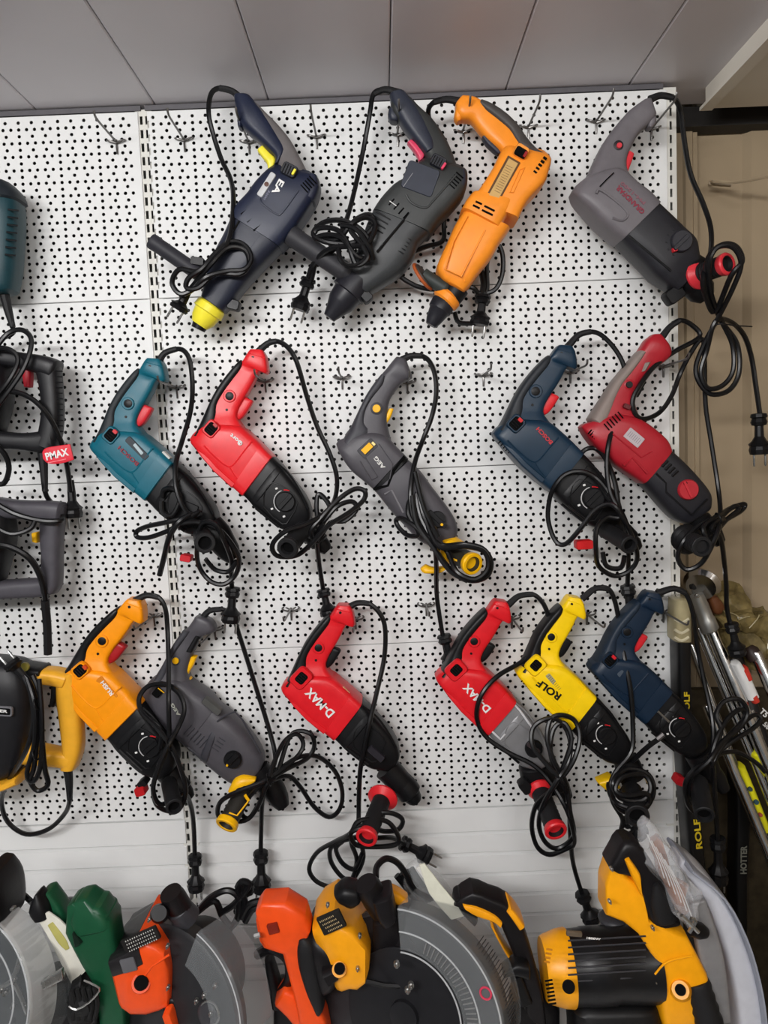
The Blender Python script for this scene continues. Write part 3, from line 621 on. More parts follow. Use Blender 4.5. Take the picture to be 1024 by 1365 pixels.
t.plug((275, 1130), (222, 1222), -.10, double=False, sc=1.1)
# charcoal with pink trigger
CH = mat((50, 52, 52), 0.45, 0, 0.08, 0.2); CH2 = mat((44, 48, 60), 0.42, 0, 0.08, 0.15)
t = Tool('rotary_hammer', 'charcoal grey hammer with a pink trigger and black conical chuck', 'rotary hammer', Z(390, 100, 3.9), -.085, (545, 180), GY)
t.loft('handle', [(510, 108, 578, 84, .036), (512, 140, 620, 118, .042), (515, 195, 660, 160, .042), (565, 250, 722, 215, .040), (610, 310, 775, 285, .042), (655, 375, 812, 350, .044), (695, 430, 840, 420, .048), (690, 470, 862, 480, .055), (660, 495, 895, 525, .062)], CH)
t.loft('handle_grip', [(505, 100, 585, 84, .042), (520, 170, 640, 150, .047), (560, 245, 690, 225, .046), (605, 308, 718, 282, .046), (655, 372, 742, 345, .048), (690, 412, 738, 385, .050)], CH2, 3.2)
t.loft('hook_lip', [(500, 170, 550, 180, .03), (496, 205, 556, 215, .03), (505, 228, 548, 234, .026)], CH2, 3)
PINK = mat((214, 62, 96), 0.38, 0, 0.04)
t.loft('trigger', [(598, 345, 622, 330, .02), (630, 385, 660, 362, .021), (652, 420, 688, 402, .021), (658, 440, 680, 428, .018)], PINK, 4)
t.loft('motor_housing', [(668, 448, 888, 492, .055), (640, 480, 908, 520, .078), (585, 545, 898, 610, .086), (520, 585, 838, 690, .086), (455, 655, 770, 760, .086), (418, 712, 715, 835, .084)], CH, 5.5, cap=(1, .1))
t.loft('gear_housing', [(420, 705, 722, 820, .080), (385, 780, 655, 880, .080), (360, 860, 630, 950, .078), (330, 930, 560, 1040, .070), (300, 1010, 430, 1120, .058), (280, 1060, 395, 1140, .05)], mat((50, 52, 54), .4, 0, .08, .2), 4, cap=(.1, .4))
t.loft('rear_vent_block', [(850, 505, 900, 500, .05), (830, 560, 908, 560, .055), (810, 600, 885, 620, .055)], CH2, 3.4, y=-.012)
t.ribs('vent_slot', (825, 575), (870, 520), 5, 46, -.1275, HOLE, .0012)
t.block('side_plate', (690, 470), (640, 610), 168, yf+.001, .0022, CH2, rr=.12)
t.block('switch_recess', (722, 432), (795, 470), 60, yf, .004, mat((26, 28, 36), .5)); t.ribs('switch_rib', (732, 437), (770, 458), 4, 44, yf-.005, BLK, .0007); t.block('switch_slider', (775, 490), (796, 460), 12, yf-.004, .004, PINK)
t.line('housing_ridge', [(590, 620), (620, 665), (690, 690), (735, 650), (850, 520)], .0017, CH, yf-.001); t.line('housing_ridge', [(625, 700), (440, 920)], .0026, BLK, -.125)
t.line('print_line', [(625, 510), (575, 582)], .0006, mat((150, 150, 155), .5), -.1295, k=1)
t.ribs('cooling_slot', (515, 660), (590, 730), 4, 40, -.127, HOLE, .0016)
t.line('print_line', [(505, 655), (540, 680)], .0008, WHT, -.129, k=1)
t.ribs('gear_fin', (470, 730), (430, 800), 4, 90, -.1245, BLK, .0014); t.ribs('gear_fin', (600, 850), (560, 920), 5, 40, -.122, BLK, .0014)
t.cyl('chuck', (345, 1060), (190, 1262), [(0, 85), (.2, 90), (.36, 92), (.38, 78), (.6, 72), (.64, 68), (.8, 50), (1, 32)], mat((34, 34, 40), .4, 0, .1, .2))
t.block('clamp_lug', (360, 1130), (405, 1180), 50, -.085, .02, BLK)
t.grip((300, 1040), (-15, 830), -.10, -.105, 52, hole=False, er=1.0, ribs=False, m_=mat((48, 48, 52), .55, 0, .1, .4))
t.cord([(545, 92), (480, 76), (422, 98), (402, 200, -.07), (370, 380, -.06), (325, 590, -.07), (285, 740, -.10), (250, 830, -.13), (243, 940, -.15), (290, 992, -.15), (372, 965, -.15), (402, 880, -.14), (350, 800, -.14), (250, 755, -.14), (155, 770, -.13), (108, 830, -.13), (190, 872, -.14), (320, 870, -.14), (420, 790, -.135), (405, 728, -.135), (340, 745, -.14), (300, 800, -.15), (360, 880, -.15), (390, 950, -.15), (330, 985, -.15), (280, 860, -.15), (220, 800, -.14), (130, 800, -.13), (120, 850, -.13), (240, 850, -.14), (300, 780, -.15), (380, 740, -.14), (430, 780, -.14), (380, 880, -.15), (200, 900, -.14), (110, 980, -.10), (80, 1060, -.08)])
t.cord([(250, 780, -.15), (330, 800, -.155), (400, 900, -.15), (420, 960, -.14)], relief=0, name='cord_loop'); t.cord([(110, 850, -.13), (180, 830, -.14), (260, 850, -.15), (330, 940, -.15), (400, 960, -.14)], relief=0, name='cord_loop')
t.cord([(230, 900, -.12), (130, 960, -.10), (100, 1060, -.08), (80, 1100, -.075)], relief=0, name='cord_loop')
t.plug((85, 1060), (35, 1222), -.07, sc=1.1)
# orange
ORG = mat((246, 146, 40), 0.4, 0, 0.05, 0.15); OD = mat((66, 62, 60), .5, 0, .08, .25)
t = Tool('rotary_hammer', 'orange hammer with dark handle back, black conical chuck and long gold label', 'rotary hammer', Z(540, 110, 4.017), -.09, (310, 170), GY)
t.loft('handle', [(272, 122, 318, 66, .036), (275, 165, 372, 72, .042), (300, 192, 425, 100, .042), (355, 200, 480, 130, .038), (395, 250, 535, 180, .038), (440, 300, 580, 235, .040), (495, 350, 640, 305, .046), (520, 378, 715, 385, .056)], ORG)
t.loft('handle_back', [(395, 125, 412, 92, .040), (425, 158, 470, 118, .046), (490, 210, 548, 170, .046), (550, 262, 610, 235, .047), (580, 320, 660, 312, .052), (600, 345, 716, 375, .058), (680, 405, 752, 400, .060), (690, 430, 720, 430, .05)], OD, 3.4)
t.loft('hook_lip', [(268, 150, 305, 140, .03), (266, 182, 312, 172, .03), (278, 202, 302, 196, .024)], ORG, 3)
t.loft('trigger', [(415, 285, 440, 275, .02), (438, 322, 478, 318, .021), (470, 352, 508, 352, .021), (498, 376, 516, 368, .018)], mat((46, 48, 60), .45), 4)
t.loft('motor_housing', [(535, 345, 762, 388, .05), (508, 382, 778, 430, .074), (470, 460, 762, 490, .084), (435, 520, 738, 555, .086), (388, 590, 650, 650, .086), (345, 655, 600, 745, .084)], ORG, 6, cap=(1, .1))
t.loft('collar_band', [(355, 602, 585, 660, .088), (325, 640, 545, 720, .094), (298, 690, 500, 798, .092)], ORG, 5, k=2, cap=(.3, .3))
t.loft('gear_housing', [(308, 700, 560, 790, .080), (265, 770, 510, 860, .082), (225, 860, 460, 945, .080), (190, 935, 400, 1020, .076), (168, 1000, 350, 1090, .070), (190, 1050, 318, 1125, .06)], ORG, 4.2, cap=(.1, .5))
t.block('label_frame', (585, 410), (465, 630), 74, -.1325, .0014, mat((90, 60, 26), .5), rr=.05); t.block('gold_label', (581, 420), (470, 622), 54, -.1335, .0012, mat((196, 158, 96), .5), rr=.05)
t.ribs('label_print', (560, 450), (495, 585), 12, 34, -.1347, mat((120, 90, 50), .5), .0004)
t.block('switch_frame', (590, 350), (655, 390), 66, -.1325, .004, mat((238, 150, 60), .4)); t.block('selector_switch', (592, 358), (650, 392), 46, -.136, .003, HOLE); t.block('switch_slider', (635, 400), (652, 372), 14, -.1385, .003, mat((150, 20, 24), .4))
t.ribs('vent_slot', (697, 480), (750, 405), 5, 20, -.1315, HOLE, .0022)
for a_, b_ in (((378, 636), (412, 652)), ((425, 660), (480, 688)), ((364, 656), (400, 674)), ((412, 682), (470, 710))): t.block('vent_window', a_, b_, 9, -.1375, .0012, HOLE)
t.line('housing_ridge', [(640, 455), (580, 590), (560, 590), (615, 465), (640, 455)], .0012, ORG, -.1335, k=1)
t.line('gear_ridge', [(335, 715), (260, 850), (215, 1000), (300, 1040), (430, 790)], .0016, ORG, -.131, k=1)
t.line('gear_step', [(500, 830), (470, 850), (455, 890), (420, 905), (405, 950), (370, 965), (360, 1010), (330, 1025), (320, 1070)], .0022, ORG, -.122, k=1)
t.cyl('neck', (285, 1095), (245, 1150), [(0, 62), (1, 60)], BLK); t.cyl('orange_ring', (243, 1135), (205, 1180), [(0, 60), (.25, 74), (.8, 74), (1, 60)], ORG)
t.cyl('chuck', (215, 1165), (137, 1300), [(0, 56), (.1, 64), (.4, 62), (.45, 54), (.8, 42), (1, 28)], mat((34, 34, 40), .4, 0, .1, .2))
t.grip((225, 1110), (95, 1030), -.10, -.10, 38, hole=False, er=1.0, m_=mat((50, 56, 54), .5, 0, .1, .2), ribs=False)
mk('flange_ring', *ring3(t.pt((95, 1040), -.10), (.80, -.35, .5), t.rad(75), .0030, 28, 8), mat((170, 84, 40), .5), t.r); mk('handle_flange', *lathe(t.pt((100, 1042), -.10), (.80, -.35, .5), [(0, t.rad(72)), (.004, t.rad(72))], 24), OD, t.r)
t.cord([(285, 100), (220, 90), (155, 105), (124, 165, -.07), (160, 300, -.05), (205, 560, -.045), (208, 760, -.04), (200, 850, -.045), (110, 880, -.05), (0, 930, -.05), (-60, 1000, -.05), (60, 1090, -.05), (210, 1110, -.05), (350, 1095, -.055), (400, 1130, -.05), (480, 1110, -.05), (520, 1030, -.05), (522, 920, -.05), (490, 870, -.05), (440, 960, -.05), (440, 1100, -.05), (418, 1150, -.05)])
t.cord([(265, 1230, -.05), (290, 1285, -.05), (380, 1290, -.05)], relief=0, name='cord_loop'); t.cord([(405, 1000, -.05), (420, 1080, -.05), (405, 1160, -.05)], relief=0, name='cord_loop', r=.0055)
t.plug((418, 1140), (398, 1300), -.05, sc=1.15)
# grey with black gear case
GG = mat((104, 100, 104), 0.45, 0, 0.06, 0.2); DG = mat((34, 34, 39), .42, 0, .1, .2)
t = Tool('rotary_hammer', 'grey hammer with red trigger, black gear case and red-ringed side handle, beside the tan wall', 'rotary hammer', Z(750, 100, 3.737), -.085, (460, 190), GY)
t.loft('handle', [(398, 128, 445, 120, .036), (370, 146, 458, 155, .042), (335, 172, 470, 205, .042), (305, 205, 432, 245, .038), (260, 258, 382, 292, .038), (212, 325, 350, 350, .040), (172, 400, 325, 410, .044), (140, 470, 328, 480, .050), (110, 525, 385, 570, .058)], GG)
t.loft('hook_lip', [(425, 190, 470, 195, .03), (425, 225, 472, 232, .03), (428, 252, 452, 258, .024)], GG, 3)
t.loft('trigger', [(330, 372, 362, 392, .022), (312, 412, 350, 428, .023), (292, 450, 334, 470, .023), (298, 480, 328, 496, .019)], PINK if False else mat((206, 50, 60), .38), 4)
t.disc('lock_button', (278, 352), 24, -.1045, .002, mat((40, 36, 40), .5)); t.disc('lock_button_cap', (282, 352), 13, -.1065, .003, mat((206, 60, 70), .38))
t.loft('motor_housing', [(50, 590, 72, 548, .040), (70, 625, 130, 510, .064), (120, 680, 270, 475, .078), (170, 735, 360, 545, .082), (230, 790, 425, 595, .082), (285, 832, 475, 645, .080)], GG, 6, cap=(1, .1))
t.loft('gear_housing', [(284, 832, 474, 645, .076), (345, 895, 535, 705, .080), (405, 955, 600, 768, .080), (455, 1010, 655, 820, .078), (510, 1050, 672, 880, .070), (560, 1080, 685, 950, .06)], DG, 4.4, cap=(.1, .6))
t.text('GRANDFAR', (404, 686), (272, 556), 6.5, -.1268, mat((134, 44, 62), .5)); t.text('PH-1500', (410, 640), (292, 535), 4.5, -.1268, mat((128, 84, 94), .5))
t.line('housing_slot', [(186, 555), (220, 520), (256, 486)], .0011, HOLE, -.1262, k=1)
t.line('housing_ridge', [(170, 590), (195, 575), (320, 680), (300, 725), (250, 712)], .0024, GG, -.1255)
t.line('gear_ridge', [(330, 800), (540, 975)], .0018, BLK, -.124, k=1)
t.disc('mode_dial', (590, 830), 52, -.1245, .008, mat((40, 40, 46), .4)); t.block('dial_bar', (555, 868), (625, 800), 20, -.132, .004, mat((40, 40, 46), .4)); t.block('dial_pointer', (545, 875), (568, 868), 22, -.1265, .006, mat((190, 40, 50), .4))
for q, an in enumerate((120, 150, 180, 210, 240)): c = arc((590, 830), 72, an, an+1, 1)[0]; t.block('dial_symbol', (c[0]-5, c[1]), (c[0]+5, c[1]+4), 7, -.125, .0008, mat((24, 24, 28), .5))
t.cyl('collar', (600, 960), (690, 1050), [(0, 90), (.3, 98), (.8, 90), (1, 78)], BLK); t.cyl('chuck', (660, 1040), (720, 1110), [(0, 74), (.6, 66), (1, 40)], BLK)
t.block('clamp_lug', (505, 1130), (580, 1075), 70, -.085, .022, BLK)
t.grip((655, 1000), (822, 940), -.10, -.165, 50, mat((214, 52, 62), .38), er=1.02, flange=1.5)
t.cord([(445, 118), (490, 102), (550, 112), (588, 180, -.07), (610, 350, -.06), (640, 500, -.05), (700, 640, -.05), (738, 760, -.06), (738, 880, -.09), (700, 1000, -.17), (712, 1100, -.15), (760, 1180, -.12), (840, 1000, -.17), (895, 930, -.18), (870, 860, -.18), (810, 842, -.18), (745, 880, -.18), (715, 960, -.17), (728, 1080, -.15), (770, 1180, -.11), (800, 1240, -.09), (870, 1340, -.08), (880, 1480, -.08), (830, 1570, -.08), (740, 1590, -.08), (680, 1530, -.08), (665, 1450, -.08), (710, 1330, -.09), (770, 1220, -.11), (850, 1060, -.16), (890, 940, -.18), (850, 858, -.185), (770, 860, -.185), (730, 940, -.18), (740, 1090, -.15), (790, 1220, -.10), (845, 1340, -.085), (850, 1470, -.085), (800, 1545, -.085), (725, 1560, -.085), (690, 1480, -.085), (720, 1370, -.09), (760, 1230, -.11), (830, 1225, -.08), (900, 1290, -.05), (940, 1400, -.03), (965, 1560, -.03), (985, 1700, -.03)])
t.line('twist_wire', [(750, 1245, -.11), (800, 1240, -.12), (860, 1248, -.11), (945, 1253, -.10)], .0012, BLK)
t.plug((978, 1690), (982, 1890), -.03, sc=1.15)
# graphite with yellow trim (middle row)
GP = mat((74, 72, 77), 0.42, 0, 0.07, 0.2); GPD = mat((56, 56, 62), .5, 0, .08, .3); YT = mat((244, 184, 14), .36, 0, .04, .1)
t = Tool('rotary_hammer', 'graphite grey hammer with yellow trigger and yellow switch, alone in mid-wall', 'rotary hammer', Z(440, 460, 4.1375), -.075, (430, 190), GY)
t.loft('handle', [(362, 66, 425, 88, .034), (340, 92, 440, 130, .040), (310, 130, 455, 180, .040), (285, 158, 402, 206, .036), (238, 222, 360, 255, .036), (195, 290, 330, 305, .038), (158, 370, 318, 370, .042), (125, 435, 318, 440, .048), (80, 495, 345, 545, .056)], GP)
t.loft('rubber_grip', [(282, 160, 304, 176, .042), (240, 212, 296, 220, .045), (196, 280, 240, 290, .046), (156, 362, 200, 362, .048), (124, 430, 200, 430, .052), (95, 480, 232, 482, .058), (70, 520, 150, 600, .060)], GPD, 3.2)
t.loft('trigger', [(325, 350, 352, 352, .02), (300, 395, 335, 400, .021), (270, 440, 308, 446, .021), (282, 468, 312, 468, .018)], YT, 4)
t.disc('button_rim', (257, 350), 34, -.0955, .002, GPD); t.disc('lock_button', (257, 350), 22, -.0975, .003, YT)
t.loft('motor_housing', [(35, 550, 52, 522, .036), (50, 590, 120, 500, .056), (85, 650, 230, 480, .068), (125, 700, 310, 500, .070), (180, 745, 360, 552, .070), (235, 792, 410, 602, .068)], GP, 5.5, cap=(1, .1))
t.loft('housing_gap', [(232, 790, 408, 600, .062), (252, 812, 432, 626, .062)], BLK, 4, k=1)
t.loft('gear_housing', [(250, 808, 435, 635, .068), (300, 870, 500, 695, .072), (355, 938, 570, 790, .072), (420, 1005, 640, 880, .070), (480, 1070, 690, 960, .064), (530, 1100, 706, 1030, .056), (570, 1120, 690, 1062, .048)], GP, 4, cap=(.1, .6))
t.line('gap_line', [(238, 795), (320, 775), (352, 690), (412, 612)], .0026, HOLE, -.1085, k=1); t.line('gap_edge', [(300, 822), (340, 800), (405, 925)], .0018, mat((120, 118, 122), .4), -.1095, k=1)
t.block('switch_frame', (168, 605), (246, 535), 62, -.109, .0016, GPD, rr=.1); t.block('selector_switch', (182, 592), (228, 548), 34, -.1105, .004, YT, rr=.1); t.block('switch_tip', (232, 536), (248, 552), 14, -.1105, .004, mat((250, 226, 150), .4), rr=.1)
t.text('AEG', (298, 680), (248, 618), 5.5, -.1105, mat((214, 214, 210), .5))
t.line('housing_ridge', [(165, 640), (228, 745), (262, 728), (195, 622)], .0015, GP, -.1095, k=1); t.line('housing_ridge', [(270, 545), (345, 655), (330, 740)], .0012, GP, -.1095, k=1)
t.disc('mode_dial', (592, 960), 46, -.110, .008, BLK); t.block('dial_bar', (545, 915), (640, 1005), 26, -.117, .004, BLK); t.disc('dial_dot', (617, 990), 8, -.1215, .001, YT)
t.cyl('nose', (600, 1090), (690, 1180), [(0, 60), (1, 44)], BLK)
t.loft('clamp_band', [(600, 1080, 700, 1060, .05), (640, 1110, 760, 1100, .05)], YT, 3, y=-.005); t.loft('clamp_tail', [(500, 1240, 535, 1215, .02), (520, 1262, 580, 1230, .03), (600, 1262, 660, 1220, .03)], YT, 3)
t.grip((655, 1130), (788, 1208), -.095, -.17, 56, YT, er=1.06, flange=1.3, m_=mat((44, 42, 34), .5))
t.line('grip_inlay', [(640, 1130, -.13), (660, 1175, -.15), (720, 1195, -.155)], .002, YT, k=1)
t.cord([(405, 78), (445, 60), (505, 60), (550, 92), (580, 170), (585, 280), (560, 400, -.07), (510, 530, -.07), (468, 650, -.10), (445, 800, -.12), (455, 930, -.125), (500, 1020, -.13), (560, 1085, -.14), (640, 1105, -.15), (740, 1098, -.17), (838, 1120, -.17), (888, 1190, -.17), (872, 1268, -.17), (800, 1300, -.17), (715, 1280, -.16), (640, 1210, -.15), (560, 1090, -.14), (500, 970, -.13), (450, 850, -.12), (430, 930, -.12), (490, 1040, -.13), (430, 1050, -.11), (375, 1000, -.10), (368, 960, -.10), (420, 965, -.12), (520, 1040, -.14), (640, 1130, -.15), (700, 1250, -.175), (800, 1290, -.18), (870, 1230, -.18), (850, 1140, -.18), (740, 1110, -.18), (600, 1110, -.16), (520, 950, -.13), (475, 820, -.12), (500, 950, -.13), (565, 1080, -.14), (585, 1180, -.12), (588, 1365, -.06), (605, 1500, -.05), (625, 1620, -.045), (640, 1700, -.045)])
t.cord([(455, 830, -.125), (480, 980, -.135), (560, 1100, -.15), (660, 1240, -.16), (760, 1300, -.165)], relief=0, name='cord_loop', r=.0052); t.cord([(470, 700, -.115), (520, 900, -.13), (600, 1060, -.14)], relief=0, name='cord_loop')
t.plug((628, 1600), (668, 1760), -.045, sc=1.05, pins=False)
# graphite with yellow trim (bottom row), rounder
t = Tool('rotary_hammer', 'graphite grey hammer with yellow trigger and ribbed body, partly behind the amber one', 'rotary hammer', Z(200, 780, 3.793), -.05, (330, 240), GY)
t.loft('handle', [(222, 168, 262, 160, .034), (215, 180, 310, 185, .038), (190, 215, 330, 235, .040), (165, 240, 265, 262, .036), (130, 290, 235, 310, .036), (98, 345, 215, 345, .040), (60, 415, 190, 430, .046), (20, 480, 200, 485, .056)], GP)
t.loft('rubber_grip', [(160, 235, 215, 230, .040), (110, 310, 160, 300, .046), (70, 390, 110, 380, .048), (40, 440, 90, 460, .052), (10, 490, 60, 500, .058)], GPD, 3.2)
t.loft('grip_inset', [(228, 250, 262, 262, .040), (180, 330, 220, 338, .042)], BLK, 3)
t.loft('trigger', [(188, 368, 232, 370, .02), (165, 410, 215, 412, .021), (148, 450, 190, 458, .021), (165, 480, 205, 480, .018)], YT, 4)
t.disc('button_rim', (130, 382), 24, -.0705, .002, GPD); t.disc('lock_button', (130, 382), 17, -.0725, .003, YT)
t.loft('motor_housing', [(-35, 560, 20, 470, .05), (10, 630, 150, 455, .066), (60, 700, 240, 515, .074), (120, 760, 300, 555, .076), (180, 810, 340, 605, .076)], GP, 3.6, cap=(1, .1))
t.loft('gear_housing', [(180, 810, 340, 605, .072), (250, 870, 410, 660, .076), (320, 930, 480, 730, .076), (390, 985, 545, 815, .070), (440, 1010, 575, 885, .060), (480, 1010, 560, 935, .05)], GP, 3.6, cap=(.1, .8))
t.loft('band_ridge', [(265, 870, 340, 690, .080), (290, 890, 355, 700, .080)], GPD, 4, k=1)
t.block('top_latch', (275, 570), (360, 640), 36, -.078, .012, mat((74, 74, 72), .45)); t.line('gear_ridge', [(340, 690), (430, 640), (500, 740), (560, 850)], .002, GPD, -.084, k=2); t.line('gear_ridge', [(190, 820), (420, 985)], .0026, GPD, -.080, k=1)
t.ribs('body_rib', (330, 830), (365, 780), 4, 40, -.0885, GPD, .0012); t.ribs('body_rib', (190, 730), (270, 800), 6, 60, -.0885, GPD, .0011)
t.disc('mode_dial', (420, 878), 46, -.087, .010, BLK); t.block('dial_bar', (395, 900), (445, 850), 28, -.096, .006, BLK); t.block('dial_pointer', (386, 908), (396, 912), 10, -.098, .003, YT)
t.text('AEG', (148, 660), (110, 600), 4.5, -.0885, mat((190, 192, 180), .5)); t.block('selector_switch', (22, 560), (52, 525), 40, -.086, .004, HOLE); t.line('switch_rim', [(40, 520), (72, 545)], .001, YT, -.090, k=1)
t.cyl('collar', (540, 935), (600, 1010), [(0, 70), (1, 64)], BLK); t.cyl('chuck', (600, 985), (675, 1120), [(0, 56), (.4, 60), (.7, 54), (1, 34)], BLK)
t.loft('handle_flange', [(392, 1055, 400, 1030, .02), (420, 1075, 425, 985, .03), (470, 1060, 470, 968, .03), (530, 1000, 530, 985, .02)], YT, 2.2, y=-.03)
t.grip((500, 1000), (385, 1215), -.07, -.14, 52, YT, er=1.08, m_=mat((40, 38, 34), .5)); t.line('grip_inlay', [(495, 1095, -.14), (440, 1165, -.155), (400, 1150, -.155)], .0016, YT, k=1); t.line('grip_inlay', [(480, 1060, -.13), (500, 1090, -.13)], .003, YT, k=1)
t.cord([(265, 168), (300, 130), (360, 122), (420, 150, -.045), (440, 215, -.04), (480, 340, -.035), (540, 530, -.035), (600, 720, -.04), (634, 860, -.06), (620, 925, -.09), (590, 985, -.12), (450, 1042, -.13), (362, 1090, -.12), (342, 1150, -.11), (370, 1185, -.10), (480, 1190, -.10), (545, 1120, -.10), (590, 1010, -.12), (640, 960, -.10), (700, 780, -.06), (750, 738, -.05), (815, 755, -.05), (830, 820, -.05), (790, 880, -.06), (690, 930, -.09), (610, 985, -.11), (700, 965, -.08), (760, 1020, -.06), (830, 1120, -.05), (905, 1172, -.05), (960, 1130, -.05), (972, 1040, -.05), (935, 940, -.05), (855, 870, -.05), (770, 865, -.06), (690, 905, -.08), (620, 960, -.10), (590, 1000, -.11), (568, 1090, -.08), (562, 1250, -.045), (560, 1360, -.04)])
t.cord([(605, 970, -.12), (630, 890, -.10), (680, 790, -.07), (740, 752, -.06), (775, 800, -.06), (750, 860, -.07), (660, 940, -.1), (560, 1010, -.12), (460, 1130, -.10), (500, 1180, -.09), (560, 1090, -.1)], relief=0, name='cord_loop')
t.tie((600, 985), -.12)
t.plug((560, 1350), (565, 1545), -.045, sc=1.15)
# red and taupe with red dial
R3 = mat((164, 30, 42), 0.36, 0, 0.06, 0.12); TP = mat((134, 122, 116), 0.5, 0, 0.06, 0.25)
t = Tool('rotary_hammer', 'dark red and taupe hammer with a round red dial, overhanging the rack edge', 'rotary hammer', Z(764, 420, 3.792), -.075, (460, 220), GY)
t.loft('handle', [(400, 102, 450, 100, .036), (370, 125, 490, 150, .044), (345, 165, 500, 200, .044), (318, 205, 455, 245, .038), (275, 255, 395, 280, .036), (230, 310, 345, 335, .038), (185, 370, 315, 400, .042), (148, 430, 322, 470, .048), (100, 505, 360, 560, .056)], R3)
t.loft('rubber_grip', [(335, 180, 366, 192, .044), (285, 235, 335, 240, .046), (240, 290, 290, 300, .046), (196, 345, 250, 350, .047), (160, 405, 215, 420, .050), (120, 465, 190, 490, .056), (85, 520, 155, 570, .06)], TP, 3.2)
t.loft('grip_inset', [(350, 245, 395, 240, .041), (335, 290, 368, 280, .041)], TP, 3)
t.loft('trigger', [(345, 340, 372, 345, .02), (330, 375, 352, 385, .021), (318, 405, 338, 412, .018)], BLK, 4)
t.disc('button_rim', (284, 352), 26, -.0945, .002, R3); t.disc('lock_button', (284, 352), 17, -.0965, .003, BLK); t.block('direction_lever', (255, 455), (290, 470), 24, -.104, .004, mat((90, 20, 26), .4))
t.loft('motor_housing', [(42, 568, 62, 548, .036), (60, 600, 120, 530, .056), (105, 660, 230, 500, .070), (165, 715, 340, 530, .074), (220, 765, 425, 590, .074), (285, 810, 470, 635, .074), (345, 852, 490, 680, .070)], R3, 5.5, cap=(1, .1))
t.loft('gear_housing', [(345, 850, 490, 680, .068), (400, 910, 555, 740, .072), (455, 975, 630, 820, .072), (510, 1030, 690, 900, .068), (560, 1055, 695, 965, .058)], DG, 4.2, cap=(.1, .6))
t.block('paper_label', (272, 590), (345, 650), 58, -.1118, .0012, mat((182, 172, 176), .5), rr=.06); t.ribs('label_print', (285, 598), (335, 640), 7, 30, -.113, mat((110, 100, 112), .5), .0004)
t.ribs('vent_slot', (170, 565), (240, 505), 6, 42, -.1125, HOLE, .0012); t.ribs('vent_slot', (85, 590), (125, 625), 5, 28, -.104, HOLE, .0014)
t.line('housing_ridge', [(255, 760), (300, 720), (375, 800)], .003, R3, -.1105, k=1); t.line('housing_ridge', [(200, 600), (345, 720), (400, 690)], .0014, R3, -.112, k=1)
t.disc('mode_dial', (578, 882), 52, -.110, .009, mat((176, 40, 50), .4)); t.block('dial_bar', (560, 840), (598, 922), 12, -.1185, .004, mat((190, 46, 56), .4)); t.disc('dial_dot', (568, 850), 10, -.119, .001, HOLE)
t.line('gear_ridge', [(420, 800), (470, 850), (470, 895), (600, 1010), (680, 930)], .0018, BLK, -.1105, k=1); t.ribs('gear_step', (465, 750), (515, 800), 4, 40, -.111, BLK, .003)
t.cyl('collar', (600, 1010), (650, 1060), [(0, 60), (1, 58)], BLK); t.cyl('chuck', (640, 1040), (745, 1150), [(0, 60), (.6, 56), (1, 30)], BLK)
t.cyl('bellows', (555, 1120), (600, 1150), [(0, 60), (.15, 74), (.3, 66), (.45, 76), (.6, 66), (.75, 74), (1, 60)], BLK, -.10, -.13)
t.grip((570, 1130), (655, 1172), -.11, -.18, 50, er=1.06)
t.cord([(455, 105), (490, 60), (540, 27), (600, 50, -.07), (640, 110, -.07), (520, 180, -.08), (420, 250, -.09), (345, 345, -.10), (302, 430, -.10), (318, 505, -.10), (365, 525, -.09), (440, 490, -.07), (500, 405, -.06), (540, 300, -.05), (590, 200, -.06), (650, 120, -.07), (664, 200, -.06), (670, 450, -.05), (700, 650, -.05), (735, 880, -.06), (745, 1000, -.09), (735, 1080, -.14), (690, 1190, -.15), (640, 1262, -.14), (570, 1285, -.13), (530, 1225, -.13), (560, 1140, -.14), (640, 1060, -.13), (720, 1025, -.12), (790, 980, -.08), (865, 955, -.07), (855, 985, -.07), (780, 1030, -.09), (735, 1040, -.12), (700, 1080, -.14), (745, 1120, -.12), (765, 1250, -.06), (775, 1365, -.02), (778, 1480, 0), (800, 1580, 0.0)])
t.cord([(740, 1040, -.12), (770, 1000, -.09), (820, 965, -.08), (835, 985, -.08), (770, 1040, -.1), (690, 1130, -.14), (660, 1070, -.14), (735, 1010, -.12)], relief=0, name='cord_loop')
t.tie((735, 1030), -.125)
t.plug((800, 1560), (835, 1720), 0.0, sc=1.05, pins=False)
# ------------------------------------------------------------------ tools cut by the left edge
I = lambda p: p
GL = 'tools hung at the left edge'
t = Tool('power_tool', 'dark teal tool end high at the left edge, cord hanging from it', 'power tool', I, -.075, (-5, 245), GL)
DT = mat((24, 58, 66), .42, 0, .08, .2)
t.loft('motor_housing', [(-70, 248, 21, 252, .07), (-70, 275, 25, 278, .082), (-70, 320, 24, 322, .082), (-70, 360, 21, 362, .078), (-68, 385, 17, 386, .07)], DT, 3.6)
t.loft('end_cap', [(-72, 240, 12, 243, .06), (-72, 250, 24, 256, .078), (-72, 262, 27, 266, .086)], mat((28, 34, 40), .5), 3.6)
t.ribs('vent_slot', (18, 280), (14, 340), 7, 14, -.112, BLK, .0016)
t.cord([(4, 384), (10, 410), (17, 436), (16, 445, -.06), (2, 452, -.06), (-20, 470, -.05)], reliefr=.0095)
t = Tool('demolition_hammer', 'black hammer with red trigger and square grip at the left edge', 'demolition hammer', I, -.085, (0, 480), GL)
BK2 = mat((25, 25, 28), .45, 0, .1, .25)
t.loft('top_bar', [(-70, 456, -70, 484, .07), (-20, 460, -20, 486, .06), (20, 468, 18, 490, .05), (60, 474, 56, 500, .05), (76, 480, 66, 506, .046)], BK2, 3.6)
t.loft('grip', [(44, 488, 76, 482, .045), (50, 510, 78, 510, .044), (54, 545, 80, 545, .044), (50, 575, 78, 578, .045), (44, 590, 72, 600, .046)], BK2, 3)
